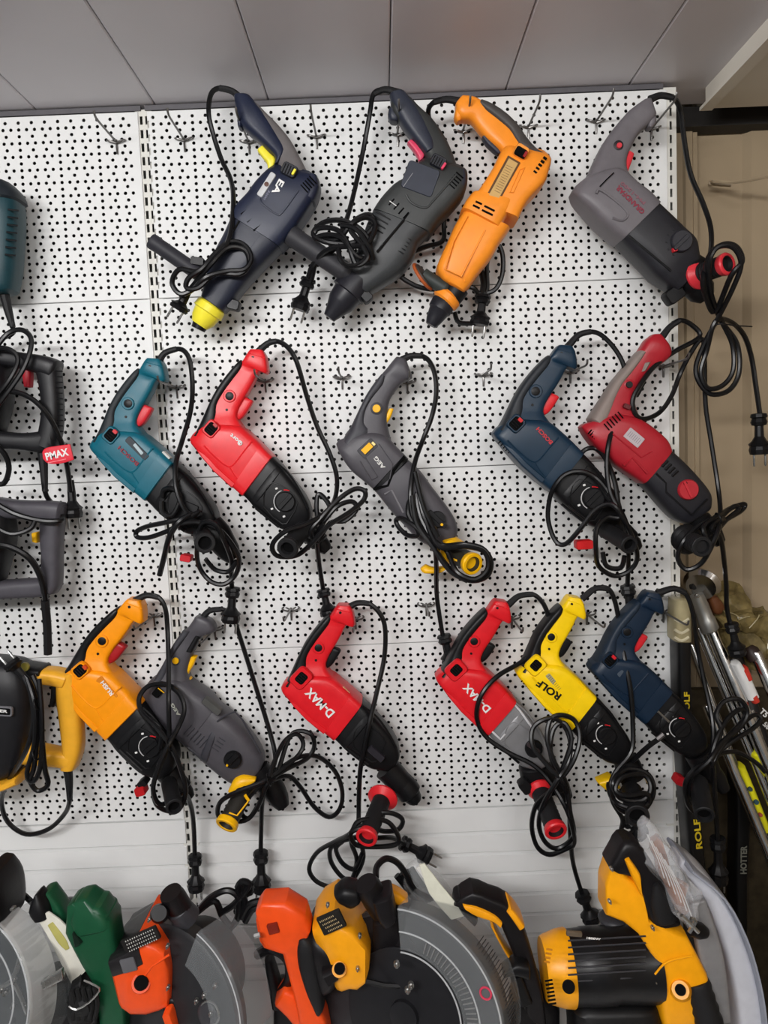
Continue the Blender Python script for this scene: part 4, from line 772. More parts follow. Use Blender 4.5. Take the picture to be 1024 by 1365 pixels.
t.loft('bottom_bar', [(-70, 575, -70, 605, .06), (-10, 574, -10, 600, .055), (25, 577, 25, 600, .05), (50, 575, 52, 604, .046), (68, 570, 72, 600, .044)], BK2, 3.4)
t.loft('motor_housing', [(-80, 470, 6, 486, .08), (-85, 530, 10, 530, .085), (-85, 575, -2, 578, .08)], BK2, 3.4)
t.loft('trigger', [(28, 486, 38, 484, .02), (28, 500, 39, 500, .022), (30, 515, 38, 515, .02)], mat((196, 40, 56), .38), 4)
t.ribs('grip_rib', (79, 495), (80, 575), 12, 9, -.100, BLK, .0012)
t.cord([(56, 598), (58, 620), (60, 655), (70, 672, -.06), (84, 686, -.05), (88, 690, -.05)], reliefr=.0095)
t.cord([(-10, 470, -.13), (10, 445, -.12), (30, 440, -.12), (42, 455, -.12), (32, 490, -.13), (5, 530, -.14), (-20, 560, -.14)], relief=0, name='cord_loop'); t.cord([(-20, 465, -.12), (10, 465, -.13), (24, 480, -.13), (10, 510, -.14), (-20, 545, -.14)], relief=0, name='cord_loop')
t.cord([(-20, 535, -.14), (10, 522, -.135), (40, 530, -.13), (65, 555, -.12), (82, 590, -.10), (90, 625, -.08), (94, 655, -.07)], relief=0, name='cord_loop'); t.cord([(-10, 590, -.13), (6, 605, -.12), (12, 625, -.11), (4, 645, -.11), (-15, 640, -.11)], relief=0, name='cord_loop', r=.005)
t.plug((94, 640), (98, 690), -.06, sc=1.1, double=False)
# red tag hung on that cord
tg = Tool('hang_tag', 'small red plastic tag with white letters on the left-edge cord', 'tag', I, -.112, (74, 606))
tg.loft('tag_plate', [(53, 602, 54, 612, .003), (58, 597, 61, 618, .004), (75, 594, 78, 618, .004), (90, 592, 95, 613, .004)], mat((214, 44, 60), .4), 5, cap=(.5, .1))
tg.text('PMAX', (61, 609), (91, 602), 10, -.1145, WHT); tg.line('tag_stripe', [(64, 617), (88, 612)], .0009, mat((240, 130, 140), .5), -.1142, k=1)
t = Tool('demolition_hammer', 'dark grey hammer with square grip at the left edge, below the black one', 'demolition hammer', I, -.085, (0, 670), GL)
G4 = mat((72, 70, 76), .45, 0, .08, .25)
t.loft('top_bar', [(-70, 662, -70, 690, .07), (-20, 662, -20, 690, .06), (20, 667, 20, 692, .05), (60, 668, 58, 694, .05), (80, 670, 76, 698, .046)], G4, 3.6)
t.loft('grip', [(52, 688, 84, 676, .045), (52, 715, 80, 715, .044), (54, 745, 79, 748, .044), (52, 768, 78, 780, .045), (46, 780, 72, 792, .046)], G4, 3)
t.loft('bottom_bar', [(-70, 770, -70, 805, .06), (-10, 775, -10, 800, .055), (25, 773, 25, 798, .05), (45, 772, 50, 797, .046), (64, 770, 68, 793, .044)], G4, 3.4)
t.loft('motor_housing', [(-80, 680, 12, 690, .08), (-85, 720, 14, 724, .085), (-85, 770, 0, 775, .08)], BK2, 3.4)
t.loft('trigger', [(40, 712, 48, 710, .02), (41, 722, 48, 724, .02)], YT, 4)
t.cord([(-10, 668, -.14), (20, 685, -.14), (55, 694, -.13), (80, 694, -.12), (84, 688, -.10)], relief=0, name='cord_loop', r=.005); t.cord([(-10, 700, -.15), (15, 712, -.15), (40, 705, -.14), (48, 690, -.13)], relief=0, name='cord_loop')
t.cord([(-20, 728, -.15), (10, 728, -.15), (40, 745, -.14), (56, 775, -.12), (62, 815, -.09), (64, 865, -.08)], relief=0, name='power_cord', r=.0058)
t.line('strain_relief', [(60, 800, -.10), (63, 835, -.085), (64, 872, -.08)], .0082, RUB)
t = Tool('demolition_hammer', 'large black hammer with an amber yellow square grip at the left edge', 'demolition hammer', I, -.09, (0, 890), GL)
AY = mat((232, 168, 44), .4, 0, .05, .15)
t.loft('motor_housing', [(-90, 880, 34, 888, .08), (-90, 905, 42, 912, .10), (-90, 950, 44, 950, .105), (-90, 1000, 36, 1000, .10), (-90, 1030, 24, 1028, .09)], BK2, 4)
t.loft('body_ridge', [(-60, 912, 20, 912, .108), (-60, 925, 22, 926, .110)], BK2, 4); t.loft('body_ridge', [(-60, 890, 16, 892, .096), (-60, 900, 20, 902, .1)], mat((50, 50, 54), .4), 4)
t.block('name_plate', (-20, 947), (17, 949), 14, -.1455, .002, mat((120, 120, 124), .4, .3)); t.block('name_field', (-20, 947), (14, 949), 9.5, -.1475, .001, HOLE); t.text('ER', (0, 947.5), (10, 948.5), 4, -.149, WHT)
t.loft('top_bar', [(46, 892, 50, 912, .05), (70, 893, 68, 914, .05), (92, 898, 84, 918, .05)], AY, 3.4); t.loft('top_rubber', [(12, 884, 14, 902, .06), (34, 886, 34, 906, .058), (56, 890, 56, 900, .056)], BLK, 3.4)
t.loft('grip', [(74, 905, 100, 898, .045), (74, 935, 105, 930, .044), (78, 965, 107, 965, .044), (82, 1000, 108, 1000, .046), (80, 1025, 100, 1026, .044)], AY, 3)
t.loft('bottom_bar', [(24, 992, 22, 1018, .05), (45, 995, 42, 1020, .05), (70, 1000, 66, 1022, .048), (95, 1002, 92, 1026, .046)], AY, 3.4)
t.loft('trigger', [(66, 916, 76, 914, .02), (66, 930, 74, 932, .022), (64, 940, 70, 944, .02)], BLK, 4)
t.loft('yellow_rim', [(-70, 1042, -70, 1052, .1), (0, 1038, 0, 1050, .1), (28, 1028, 30, 1042, .08)], AY, 3)
t.disc('badge', (33, 889), 6, -.121, .002, mat((150, 140, 60), .4))
t.cord([(90, 1024), (92, 1040), (93, 1066), (86, 1085, -.06), (65, 1105, -.05), (35, 1112, -.05), (10, 1095, -.05), (2, 1065, -.07), (15, 1035, -.12), (35, 1000, -.16), (45, 960, -.165), (40, 920, -.16), (30, 900, -.15), (42, 915, -.155), (50, 960, -.165), (46, 1020, -.16), (40, 1040, -.155), (50, 1054, -.15), (64, 1046, -.15), (60, 1025, -.155), (56, 980, -.16), (54, 930, -.16), (44, 900, -.155)], reliefr=.009)
t.cord([(36, 905, -.155), (46, 940, -.168), (46, 990, -.168), (36, 1030, -.16), (44, 1042, -.155), (54, 1020, -.16), (56, 960, -.166), (52, 905, -.158)], relief=0, name='cord_loop')
t.tie((50, 938), -.165); t.tie((48, 1005), -.165)
t.plug((34, 905), (14, 882), -.15, sc=1.0, double=False)
# ------------------------------------------------------------------ wire hooks: a rod straight out of the wall, its loop at the holes
WIRE = mat((112, 110, 108), .35, .7, .08)
def hook(p, label, tip=.115, up=.010, name='wire_hook'):
    b = P(*p, 0.0); r_ = root(name, b, label, 'hook', 'wire hooks on the perforated wall')
    mk('rod', *tube([b+Vector((0, .006, .0)), b+Vector((0, -.01, 0)), b+Vector((0, -tip*.6, 0)), b+Vector((0, -tip+.008, .001)), b+Vector((0, -tip, up))], .0020, 7, 3), WIRE, r_)
    mk('loop', *tube([b+Vector((x_, y_, z_)) for x_, y_, z_ in ((0, -.006, -.003), (-.012, -.010, 0), (-.017, -.004, .003), (-.012, .002, .004), (0, -.004, 0), (.012, .002, .004), (.017, -.004, .003), (.012, -.010, 0), (0, -.006, -.003))], .0017, 6, 3), WIRE, r_)
    mk('stem', *tube([b+Vector((0, -.003, .004)), b+Vector((0, -.004, -.010)), b+Vector((0, -.002, -.022))], .0019, 6, 3), WIRE, r_)
    return r_
for p, lb in (
    ((156, 190), 'empty wire hook top left, left of the slotted strip'),
    ((246, 187), 'empty wire hook between the slotted strip and the navy hammer cord'),
    ((332, 190), 'wire hook under the handle of the yellow-nosed navy hammer'),
    ((422, 183), 'empty wire hook between the yellow-nosed and the charcoal hammer'),
    ((530, 180), 'wire hook under the handle of the charcoal hammer'),
    ((617, 176), 'wire hook under the handle of the orange hammer'),
    ((704, 170), 'empty wire hook right beside the orange hammer handle back'),
    ((794, 163), 'empty wire hook left of the grey hammer at the tan wall'),
    ((868, 172), 'wire hook holding the grey hammer at the tan wall'),
    ((236, 516), 'wire hook right of the teal hammer handle'),
    ((354, 508), 'wire hook right of the bright red hammer handle'),
    ((456, 504), 'empty wire hook left of the graphite hammer in mid-wall'),
    ((543, 510), 'wire hook under the graphite hammer handle in mid-wall'),
    ((644, 500), 'empty wire hook left of the dark blue hammer, mid-wall height'),
    ((760, 496), 'wire hook under the dark blue hammer with looped cord'),
    ((884, 488), 'wire hook under the dark red and taupe hammer'),
    ((206, 820), 'wire hook right of the amber hammer handle'),
    ((287, 838), 'wire hook under the graphite hammer behind the amber one'),
    ((388, 812), 'empty wire hook left of the red hammer with the red disc'),
    ((474, 824), 'wire hook under the red hammer with the red disc'),
    ((568, 806), 'empty wire hook between the two red lettered hammers'),
    ((682, 823), 'wire hook under the red hammer with grey gear case'),
    ((782, 818), 'wire hook under the yellow hammer'),
    ((884, 815), 'wire hook under the dark blue hammer by the chrome levers')):
    hook(p, lb, tip=.128 if 'empty' not in lb else .115)
# ------------------------------------------------------------------ the shelf under the wall and the mitre saws on it
ZS = 0.50
shelf = root('display_shelf', (XL+.5, -.30, 0), 'white steel shelf under the perforated wall carrying the saws', 'shelf')
mk('shelf_board', *quadbox(XL-1.0, XR, -.62, -.002, ZS-.03, ZS), M_white, shelf, smooth=False)
mk('shelf_front', *quadbox(XL-1.0, XR, -.625, -.60, .02, ZS-.03), M_strip, shelf, smooth=False)
for x_ in (XL-.98, XL, XR-.02): mk('shelf_bracket', *quadbox(x_-.012, x_+.012, -.60, -.004, 0.0, ZS-.03), M_strip, shelf, smooth=False)
def sector(c, ax, u, R0, R1, a0, a1, w_, n=26, front=True, band=True, th=.002):
    """hollow guard: annular face (R0..R1) and outer band w_ deep behind it, from angle a0 to a1"""
    c = Vector(c); ax = Vector(ax).normalized(); u = Vector(u); u = (u-ax*u.dot(ax)).normalized(); v_ = ax.cross(u)
    V = []; Fc = []
    def pt(r, t, d): return c+u*(r*math.cos(t))+v_*(r*math.sin(t))-ax*d
    # closed profile per angle: (r, depth)
    if front and band: pr = [(R0, 0), (R1-.004, 0), (R1, .004), (R1, w_), (R1-th, w_), (R1-th, .005), (R1-.005, th), (R0, th)]
    elif front: pr = [(R0, 0), (R1, 0), (R1, w_), (R0, w_)]
    else: pr = [(R1, 0), (R1, w_), (R1-th, w_), (R1-th, 0)]
    m_ = len(pr)
    for i in range(n+1):
        t = math.radians(a0+(a1-a0)*i/n)
        for r, d in pr: V.append(pt(r, t, d))
    for i in range(n):
        for j in range(m_): Fc.append((i*m_+j, i*m_+(j+1) % m_, (i+1)*m_+(j+1) % m_, (i+1)*m_+j))
    Fc += [tuple(range(m_)), tuple(range(n*m_, (n+1)*m_))]
    return V, Fc
DKM = mat((20, 18, 20), .42, 0, .1, .2, spec=.25); DKG = mat((52, 52, 56), .45, 0, .08, .2)
CLR = clear((150, 154, 156), .10, .20); CLB = clear((206, 208, 206), .16, .42); ALU = mat((170, 170, 168), .35, .85, .06)
def saw_base(t, px, y, w_=.20):
    x_ = P(px, 1340, y)[0]
    mk('base_plate', *rbox((x_, y+.02, ZS+.011), w_, .20, .022, .010, seg=2), ALU, t.r)
    mk('turntable', *lathe((x_, y-.02, ZS+.022), (0, 0, 1), [(0, .085), (.018, .085), (.024, .078)], 28), ALU, t.r)
    zt = P(px, 1350, y)[2]
    mk('pivot_arm', *rbox((x_, y+.06, (ZS+.03+zt)/2+.02), .05, .05, zt-ZS, .012, seg=2), DKM, t.r)
def bolt(t, c, y, r=5): t.disc('bolt', c, r, y, .006, STEEL, prof=[(-.004, 1), (.002, 1), (.002, .6), (.006, .6), (.0075, .4)], n=12)
# --- orange saw
ORS = mat((232, 78, 24), .34, 0, .05, .1)
B_ = Z(220, 1140, 3.938)
t = Tool('mitre_saw', 'orange and black mitre saw with a clear guard and an orange handle', 'mitre saw', B_, -.30, (200, 620), 'mitre saws on the shelf')
A_ = Z(0, 1120, 3.938)
def off(t, m_): t.m = m_
off(t, A_)
t.loft('motor', [(620, 520, 668, 720, .11), (700, 470, 700, 770, .12), (760, 420, 760, 800, .12)], DKM, 5, k=1)
t.loft('motor_flange', [(640, 560, 695, 790, .122), (720, 500, 735, 815, .128), (770, 405, 815, 815, .132), (860, 440, 880, 790, .135), (905, 480, 925, 770, .13), (925, 560, 928, 740, .125)], ORS, 9, k=1)
t.loft('motor_cover', [(625, 520, 655, 610, .132), (700, 480, 735, 580, .138), (780, 440, 810, 540, .140)], mat((30, 28, 30), .4), 8, k=1, y=.002)
t.block('spec_plate', (648, 560), (830, 480), 76, -.374, .0018, mat((28, 26, 26), .4), rr=.05)
for q in range(4):
    o_ = (7*q, 17*q); t.ribs('plate_print', (660+o_[0], 532+o_[1]), (800+o_[0], 470+o_[1]), 13, 7, -.3765, mat((200, 200, 196), .5), .0007)
t.line('body_rib', [(740, 740), (800, 660), (890, 600)], .002, ORS, -.366, k=1)
t.block('grey_panel', (640, 660), (715, 640), 80, -.365, .004, mat((92, 92, 96), .4), rr=.1)
t.cyl('brush_cap', (742, 748), (742, 748.5), [(0, 42), (.5, 42), (1, 34)], HOLE, -.36, -.375); t.cyl('brush_rim', (740, 750), (740, 750.5), [(0, 54), (1, 50)], ORS, -.355, -.370)
for c in ((785, 415), (880, 555), (882, 772)): bolt(t, c, -.368, 10)
t.cyl('dust_port', (975, 400), (895, 275), [(0, 62), (.2, 66), (.8, 66), (1, 60)], DKM, -.31, -.33); t.cyl('port_collar', (985, 410), (930, 350), [(0, 74), (.9, 70), (1, 60)], DKG, -.31, -.32)
t.cyl('clamp_knob', (840, 385), (835, 384), [(0, 52), (.7, 50), (1, 40)], BLK, -.32, -.36)
off(t, B_)
ax = (-.42, -.88, .16); u_ = (1, 0, 0)
mk('upper_guard', *lathe(t.pt((190, 590), -.30), ax, [(-.02, t.rad(250)), (.012, t.rad(262)), (.03, t.rad(250)), (.033, t.rad(60))], 40), DKM, t.r)
t.loft('guard_arm', [(0, 722, 0, 800, .05), (60, 725, 60, 850, .05), (200, 725, 190, 886, .05)], DKM, 5, k=1, y=-.03)
t.text('URAGAN', (166, 520), (276, 562), 9, -.342, mat((214, 150, 110), .5))
cc = t.pt((10, 825), -.37)
mk('inner_guard', *lathe(t.pt((5, 830), -.345), ax, [(-.03, t.rad(455)), (0, t.rad(462)), (.004, t.rad(440)), (.005, t.rad(60))], 48), mat((36, 36, 38), .38, 0, .1), t.r)
mk('clear_guard', *sector(cc, ax, u_, t.rad(300, -.37), t.rad(515, -.37), -6, 64, .075), CLR, t.r)
mk('guard_rim', *tube([cc+p for p in [Vector(q)-cc for q in sector(cc, ax, u_, 0, t.rad(515, -.37), -6, 64, .002)[0][1::8]]], .0011, 6, 1), clear((225, 228, 230), .1, .45), t.r)
mk('guard_hub', *lathe(t.pt((235, 830), -.38), ax, [(0, t.rad(66)), (.006, t.rad(64)), (.009, t.rad(50)), (.010, t.rad(20))], 28), DKG, t.r)
mk('hub_ring', *ring3(t.pt((235, 830), -.387), ax, t.rad(58), .0018, 26, 6), STEEL, t.r)
for c in ((165, 765), (262, 685), (240, 830), (350, 868), (205, 735)): bolt(t, c, -.392, 12)
t.block('orange_lever', (20, 790), (60, 900), 44, -.36, .02, ORS)
t.loft('handle_bow', [(520, 235, 480, 290, .05), (640, 225, 500, 420, .055), (740, 290, 520, 470, .058), (768, 380, 620, 500, .056), (745, 440, 635, 560, .052), (760, 600, 655, 640, .050), (800, 740, 680, 730, .050), (850, 860, 700, 830, .052), (870, 960, 720, 950, .052)], ORS, 5.5, y=-.02, k=1)
t.loft('handle_spine', [(500, 300, 478, 330, .04), (530, 420, 500, 440, .044), (640, 500, 540, 500, .04)], ORS, 4, y=-.01)
t.loft('handle_foot', [(640, 690, 580, 780, .05), (700, 720, 640, 840, .05), (740, 800, 690, 900, .05)], ORS, 4, y=-.01)
t.block('switch_window', (560, 360), (575, 410), 60, -.350, .002, mat((120, 30, 12), .5), rr=.1)
t.loft('rubber_pad', [(745, 405, 700, 420, .058), (790, 440, 690, 480, .066), (815, 560, 700, 570, .068), (835, 700, 735, 680, .068), (840, 780, 770, 760, .064), (820, 815, 790, 800, .056)], RUB, 3, y=-.022)
t.cord([(490, 520, -.30), (560, 490, -.33), (640, 540, -.33), (655, 640, -.32), (610, 720, -.30)], relief=0, r=.0085)
t.line('tie_rod', [(470, 425), (500, 415)], .004, STEEL, -.36, k=1)
t.loft('fence_casting', [(560, 700, 900, 700, .05), (570, 800, 900, 800, .06), (570, 1100, 900, 1100, .06)], DKM, 5, k=1, y=.05)
t.loft('depth_stop', [(520, 560, 560, 560, .03), (540, 700, 600, 690, .04), (560, 800, 620, 800, .04)], BLK, 3.4, y=.02)
saw_base(t, 240, -.28, .22)
# --- loose leads lying behind the orange saw
t = Tool('coiled_lead', 'coiled black cable bundle behind the orange mitre saw', 'cable', B_, -.20, (330, 240))
for pts in ([(170, 300), (230, 230), (300, 190), (350, 190), (385, 230), (380, 330), (330, 400)], [(180, 290), (260, 240), (300, 320), (340, 370)], [(300, 300), (360, 260), (420, 190), (440, 150), (400, 140), (385, 190), (420, 240), (400, 330)], [(400, 330), (440, 260), (500, 240), (560, 250)], [(420, 350), (455, 290), (500, 270)]):
    t.cord(pts, relief=0, name='cable_loop', r=.006)
t.plug((400, 300), (420, 150), -.18, pins=False, sc=1.1)
# --- amber saw with big clear guard
C_ = Z(400, 1120, 3.413); AS = mat((240, 160, 20), .34, 0, .04, .1)
t = Tool('mitre_saw', 'amber and black mitre saw with large scuffed clear guard over a black disc', 'mitre saw', C_, -.30, (400, 500), 'mitre saws on the shelf')
t.loft('motor_cap', [(40, 400, 110, 680, .10), (60, 370, 160, 640, .115), (130, 400, 190, 560, .12), (185, 470, 200, 520, .11)], DKM, 3.6)
t.loft('motor_housing', [(62, 352, 180, 625, .10), (100, 310, 200, 610, .125), (160, 280, 235, 590, .135), (240, 320, 265, 590, .138), (300, 390, 300, 560, .135), (318, 440, 312, 520, .12)], AS, 9, k=1, cap=(.3, .6))
t.loft('cap_step', [(110, 490, 150, 560, .15), (175, 460, 185, 530, .152)], DKM, 5, k=1)
t.block('spec_plate', (92, 395), (195, 350), 92, -.371, .002, mat((30, 28, 26), .4), rr=.05)
for q in range(4): t.ribs('plate_print', (92+13*q, 372+14*q), (150+13*q, 345+14*q), 9, 7, -.3735, mat((190, 170, 130), .5), .0006)
t.cyl('brush_cap', (180, 584), (180, 584.5), [(0, 28), (1, 26)], HOLE, -.36, -.378); t.cyl('brush_rim', (178, 588), (178, 588.5), [(0, 38), (1, 34)], AS, -.355, -.373)
for c in ((126, 294), (272, 434), (262, 584)): bolt(t, c, -.372, 9)
t.cyl('dust_port', (375, 320), (300, 195), [(0, 58), (.2, 62), (.85, 62), (1, 54)], DKM, -.32, -.34); t.loft('port_socket', [(330, 270, 420, 240, .06), (350, 340, 430, 300, .065), (380, 380, 440, 340, .06)], DKM, 4, y=-.04)
t.loft('clamp_knob', [(155, 240, 190, 290, .04), (200, 205, 235, 310, .05), (255, 215, 270, 290, .045)], BLK, 3, y=-.03)
t.loft('yellow_bracket', [(418, 230, 425, 290, .03), (450, 245, 450, 300, .03), (490, 275, 490, 300, .03)], AS, 4)
mk('upper_guard', *lathe(t.pt((400, 530), -.30), ax, [(-.03, t.rad(200)), (.0, t.rad(225)), (.03, t.rad(215)), (.034, t.rad(60))], 40), DKM, t.r)
t.loft('guard_cheek', [(330, 380, 500, 300, .05), (330, 520, 510, 470, .05), (320, 620, 490, 600, .05), (230, 640, 470, 760, .05)], DKM, 4, y=-.01)
t.line('guard_rod', [(230, 620), (380, 660), (500, 664)], .004, BLK, -.36, k=2)
cc = t.pt((478, 795), -.39)
mk('inner_guard', *lathe(t.pt((478, 795), -.355), ax, [(-.05, t.rad(455)), (-.004, t.rad(462)), (0, t.rad(450)), (.001, t.rad(60))], 56), mat((44, 44, 46), .38, 0, .1), t.r)
mk('saw_disc', *lathe(t.pt((478, 795), -.372), ax, [(-.003, t.rad(290)), (.0, t.rad(290)), (.001, t.rad(276)), (.0012, t.rad(70)), (.008, t.rad(66)), (.010, t.rad(30))], 48), mat((30, 30, 33), .4, .2, .1, .1), t.r)
mk('clear_guard', *sector(cc, ax, u_, t.rad(300, -.39), t.rad(500, -.39), -8, 92, .085), CLR, t.r)
for rr_ in (300, 395, 500):
    V_ = sector(cc, ax, u_, 0, t.rad(rr_, -.39), -8, 92, .002)[0][1::8]; mk('guard_rim', *tube(V_, .0014, 6, 1), clear((225, 228, 230), .1, .4), t.r)
G = []
axv = Vector(ax).normalized(); uv = (Vector(u_)-axv*Vector(u_).dot(axv)).normalized(); vv = axv.cross(uv)
for i in range(22):
    a_ = math.radians(-6+i*3.6); dv = uv*math.cos(a_)+vv*math.sin(a_); G.append(tube([cc+dv*t.rad(322, -.39)+axv*.001, cc+dv*t.rad(375, -.39)+axv*.001], .0011, 5, 1))
mk('guard_slot', *merge(*G), mat((120, 120, 120), .3), t.r)
G = []
for i in range(26):
    a_ = math.radians(-6+i*2.0); dv = uv*math.cos(a_)+vv*math.sin(a_); G.append(tube([cc+dv*t.rad(501, -.39)-axv*.02, cc+dv*t.rad(501, -.39)-axv*.055], .0007, 5, 1))
mk('guard_groove', *merge(*G), DKG, t.r)
mk('red_mark', *ring3(cc+(uv*math.cos(math.radians(23))+vv*math.sin(math.radians(23)))*t.rad(455, -.39)+axv*.002, ax, .0085, .0016, 20, 6), mat((206, 60, 86), .4), t.r)
for c in ((440, 565), (490, 682), (505, 660)): bolt(t, c, -.40, 15)
t.loft('guide_sticker', [(545, 130, 570, 125, .004), (590, 260, 660, 240, .004), (690, 380, 760, 360, .004)], mat((212, 212, 196), .5), 6, y=-.03)
t.loft('handle_bow', [(715, 265, 700, 290, .04), (785, 218, 740, 300, .05), (870, 250, 840, 320, .052), (960, 290, 900, 350, .054), (1020, 400, 915, 385, .054), (1060, 520, 955, 480, .052), (1100, 680, 1000, 600, .052), (1120, 850, 1020, 760, .052)], DKM, 6, y=-.02, k=2)
t.loft('handle_root', [(700, 270, 730, 250, .04), (740, 340, 800, 300, .04), (790, 390, 810, 360, .035)], BLK, 3.4, y=-.02)
t.loft('amber_inlay', [(738, 275, 752, 300, .05), (800, 282, 800, 330, .054), (880, 318, 870, 350, .056), (915, 350, 905, 380, .054)], AS, 5, y=-.024)
t.loft('amber_cap', [(955, 290, 935, 310, .05), (985, 320, 965, 350, .056), (1018, 368, 990, 388, .054)], AS, 5, y=-.026)
t.loft('amber_edge', [(880, 385, 868, 388, .04), (930, 480, 918, 486, .042), (985, 560, 972, 566, .04)], AS, 4, y=-.02)
t.loft('lock_lever', [(930, 600, 930, 630, .03), (985, 560, 985, 620, .035), (1040, 570, 1040, 640, .035)], BLK, 3.4, y=-.05); t.loft('lock_stem', [(960, 640, 1010, 620, .03), (1000, 760, 1060, 740, .03)], BLK, 4, y=-.04)
t.cord([(345, 170, -.30), (350, 120, -.28), (390, 84, -.26), (440, 100, -.25), (480, 150, -.24), (520, 220, -.24), (600, 270, -.25)], relief=0, r=.0055)
t.loft('rear_casting', [(980, 640, 1100, 640, .05), (960, 760, 1180, 760, .06), (940, 1000, 1180, 1000, .06)], DKM, 5, k=1, y=.03)
t.loft('arm_casting', [(190, 640, 330, 620, .06), (190, 800, 480, 800, .06), (190, 1000, 480, 1000, .06)], DKM, 5, k=1, y=.03)
saw_base(t, 520, -.26, .24)
t = Tool('bagged_cable_set', 'clear bag with black cables and a white paper strip beside the amber saw', 'plastic bag', C_, -.22, (560, 200))
for k_ in range(4): t.cord([(440+22*k_, 160-10*k_), (480+22*k_, 210-6*k_), (540+22*k_, 290-8*k_)], relief=0, name='cable_run', r=.006)
t.loft('clear_bag', [(480, 150, 540, 105, .02), (470, 240, 640, 180, .05), (540, 330, 720, 290, .05), (620, 380, 760, 350, .03)], clear((225, 230, 232), .12, .22), 2.6)
t.loft('paper_strip', [(530, 145, 560, 132, .004), (590, 230, 640, 225, .004), (620, 300, 700, 290, .004)], mat((226, 226, 222), .5), 6, y=-.034)
# --- small steel plate between the saws
t = Tool('steel_bracket', 'bare steel bracket plate between the orange and the amber saw', 'bracket', C_, -.27, (160, 760))
t.loft('plate', [(110, 700, 202, 695, .006), (112, 790, 200, 790, .006), (115, 900, 200, 900, .006), (115, 1200, 200, 1200, .006)], ALU, 8, k=1); t.disc('hole', (170, 712), 5, -.2735, .001, HOLE)
# --- green saw
GR = mat((22, 74, 48), .34, 0, .06, .1)
t = Tool('mitre_saw', 'dark green handled mitre saw with a grey see-through guard, at the left', 'mitre saw', A_, -.30, (300, 500), 'mitre saws on the shelf')
t.loft('handle', [(365, 330, 400, 310, .05), (355, 470, 540, 330, .06), (400, 560, 600, 410, .062), (440, 640, 612, 500, .058), (500, 740, 640, 640, .054), (520, 880, 664, 800, .054), (540, 1000, 670, 960, .054), (560, 1100, 680, 1080, .054)], GR, 5.5, y=-.02, k=1)
t.loft('handle_hood', [(400, 310, 470, 296, .05), (380, 400, 580, 380, .066), (400, 470, 596, 430, .066)], GR, 5, k=1, y=-.02)
t.loft('switch_window', [(405, 450, 412, 440, .068), (408, 510, 460, 495, .068), (410, 520, 440, 512, .066)], mat((8, 30, 20), .5), 5, k=1, y=-.022)
t.loft('green_arm', [(215, 285, 265, 270, .04), (260, 380, 320, 340, .04), (280, 440, 360, 420, .045), (330, 490, 380, 440, .04)], GR, 4)
t.loft('black_knob', [(175, 300, 200, 280, .03), (150, 370, 240, 340, .045), (180, 420, 260, 400, .045)], BLK, 3, y=-.02)
t.loft('motor', [(-60, 150, 5, 160, .08), (-80, 260, 45, 240, .10), (-80, 380, 62, 360, .10), (-80, 440, 60, 420, .09)], DKM, 5, y=-.01)
t.block('steel_tab', (60, 356), (82, 352), 14, -.362, .006, STEEL)
t.cord([(50, 265, -.28), (100, 270, -.26), (150, 310, -.25), (190, 350, -.26)], relief=0, r=.005)
t.cord([(230, 390, -.26), (290, 350, -.25), (350, 315, -.25), (400, 312, -.27)], relief=0, name='power_cord', r=.0048); t.cord([(250, 400, -.25), (310, 365, -.25), (370, 350, -.26)], relief=0, name='power_cord', r=.0045)
cc = t.pt((-110, 790), -.36)
mk('see_through_guard', *sector(cc, ax, u_, t.rad(120, -.36), t.rad(405, -.36), -50, 76, .085), clear((120, 124, 126), .10, .22), t.r)
for rr_ in (290, 405):
    V_ = sector(cc, ax, u_, 0, t.rad(rr_, -.36), -50, 76, .002)[0][1::8]; mk('guard_rim', *tube(V_, .0014, 6, 1), clear((225, 228, 230), .1, .4), t.r)
V_, F_ = sector(cc, ax, u_, 0, t.rad(405, -.36), -50, 76, .05, front=False, band=True, th=.001)
mk('inner_disc', *lathe(t.pt((-110, 800), -.33), ax, [(-.003, t.rad(370)), (0, t.rad(376)), (.004, t.rad(60))], 48), mat((62, 66, 68), .3, .3), t.r)
mk('guard_band', V_, F_, CLB, t.r)
t.line('linkage', [(-20, 780), (60, 740), (100, 640), (110, 600)], .004, STEEL, -.375, k=2); t.line('linkage', [(70, 740), (120, 840), (160, 960)], .004, STEEL, -.375, k=2)
for c in ((10, 785), (30, 800), (68, 870), (75, 735)): bolt(t, c, -.378, 14)
t.loft('steel_latch', [(200, 765, 210, 810, .01), (250, 735, 258, 785, .01), (310, 700, 318, 755, .01)], STEEL, 6, y=-.08, k=1)
t.loft('paper_label', [(175, 430, 240, 398, .004), (230, 520, 330, 470, .005), (300, 660, 400, 600, .005), (360, 780, 436, 710, .004)], mat((214, 212, 200), .5), 6, y=-.035)
t.loft('yellowed_print', [(235, 470, 262, 452, .005), (290, 560, 330, 540, .006), (330, 600, 350, 590, .005)], mat((176, 170, 96), .5), 5, y=-.0365)
saw_base(t, 60, -.26, .24)
t = Tool('dust_bag', 'crumpled black cloth dust bag between the guard and the green handle', 'dust bag', A_, -.33, (440, 820))
t.loft('bag_body', [(350, 790, 430, 710, .04), (352, 840, 520, 770, .06), (365, 900, 520, 870, .07), (390, 970, 528, 950, .06), (400, 1080, 530, 1070, .05)], mat((14, 14, 15), .6, 0, .2, .6), 2.6, k=5)
crumple(t.r.children[0], .014, 40)
t.line('bag_wire', [(362, 870), (400, 890), (470, 850), (522, 790), (505, 765), (440, 735)], .0016, STEEL, -.37, k=2)
for k_ in range(5): t.line('bag_fold', [(375+30*k_, 790-6*k_), (392+30*k_, 860), (385+28*k_, 940)], .004, mat((18, 18, 19), .7, 0, .2, .5), -.361, k=3)
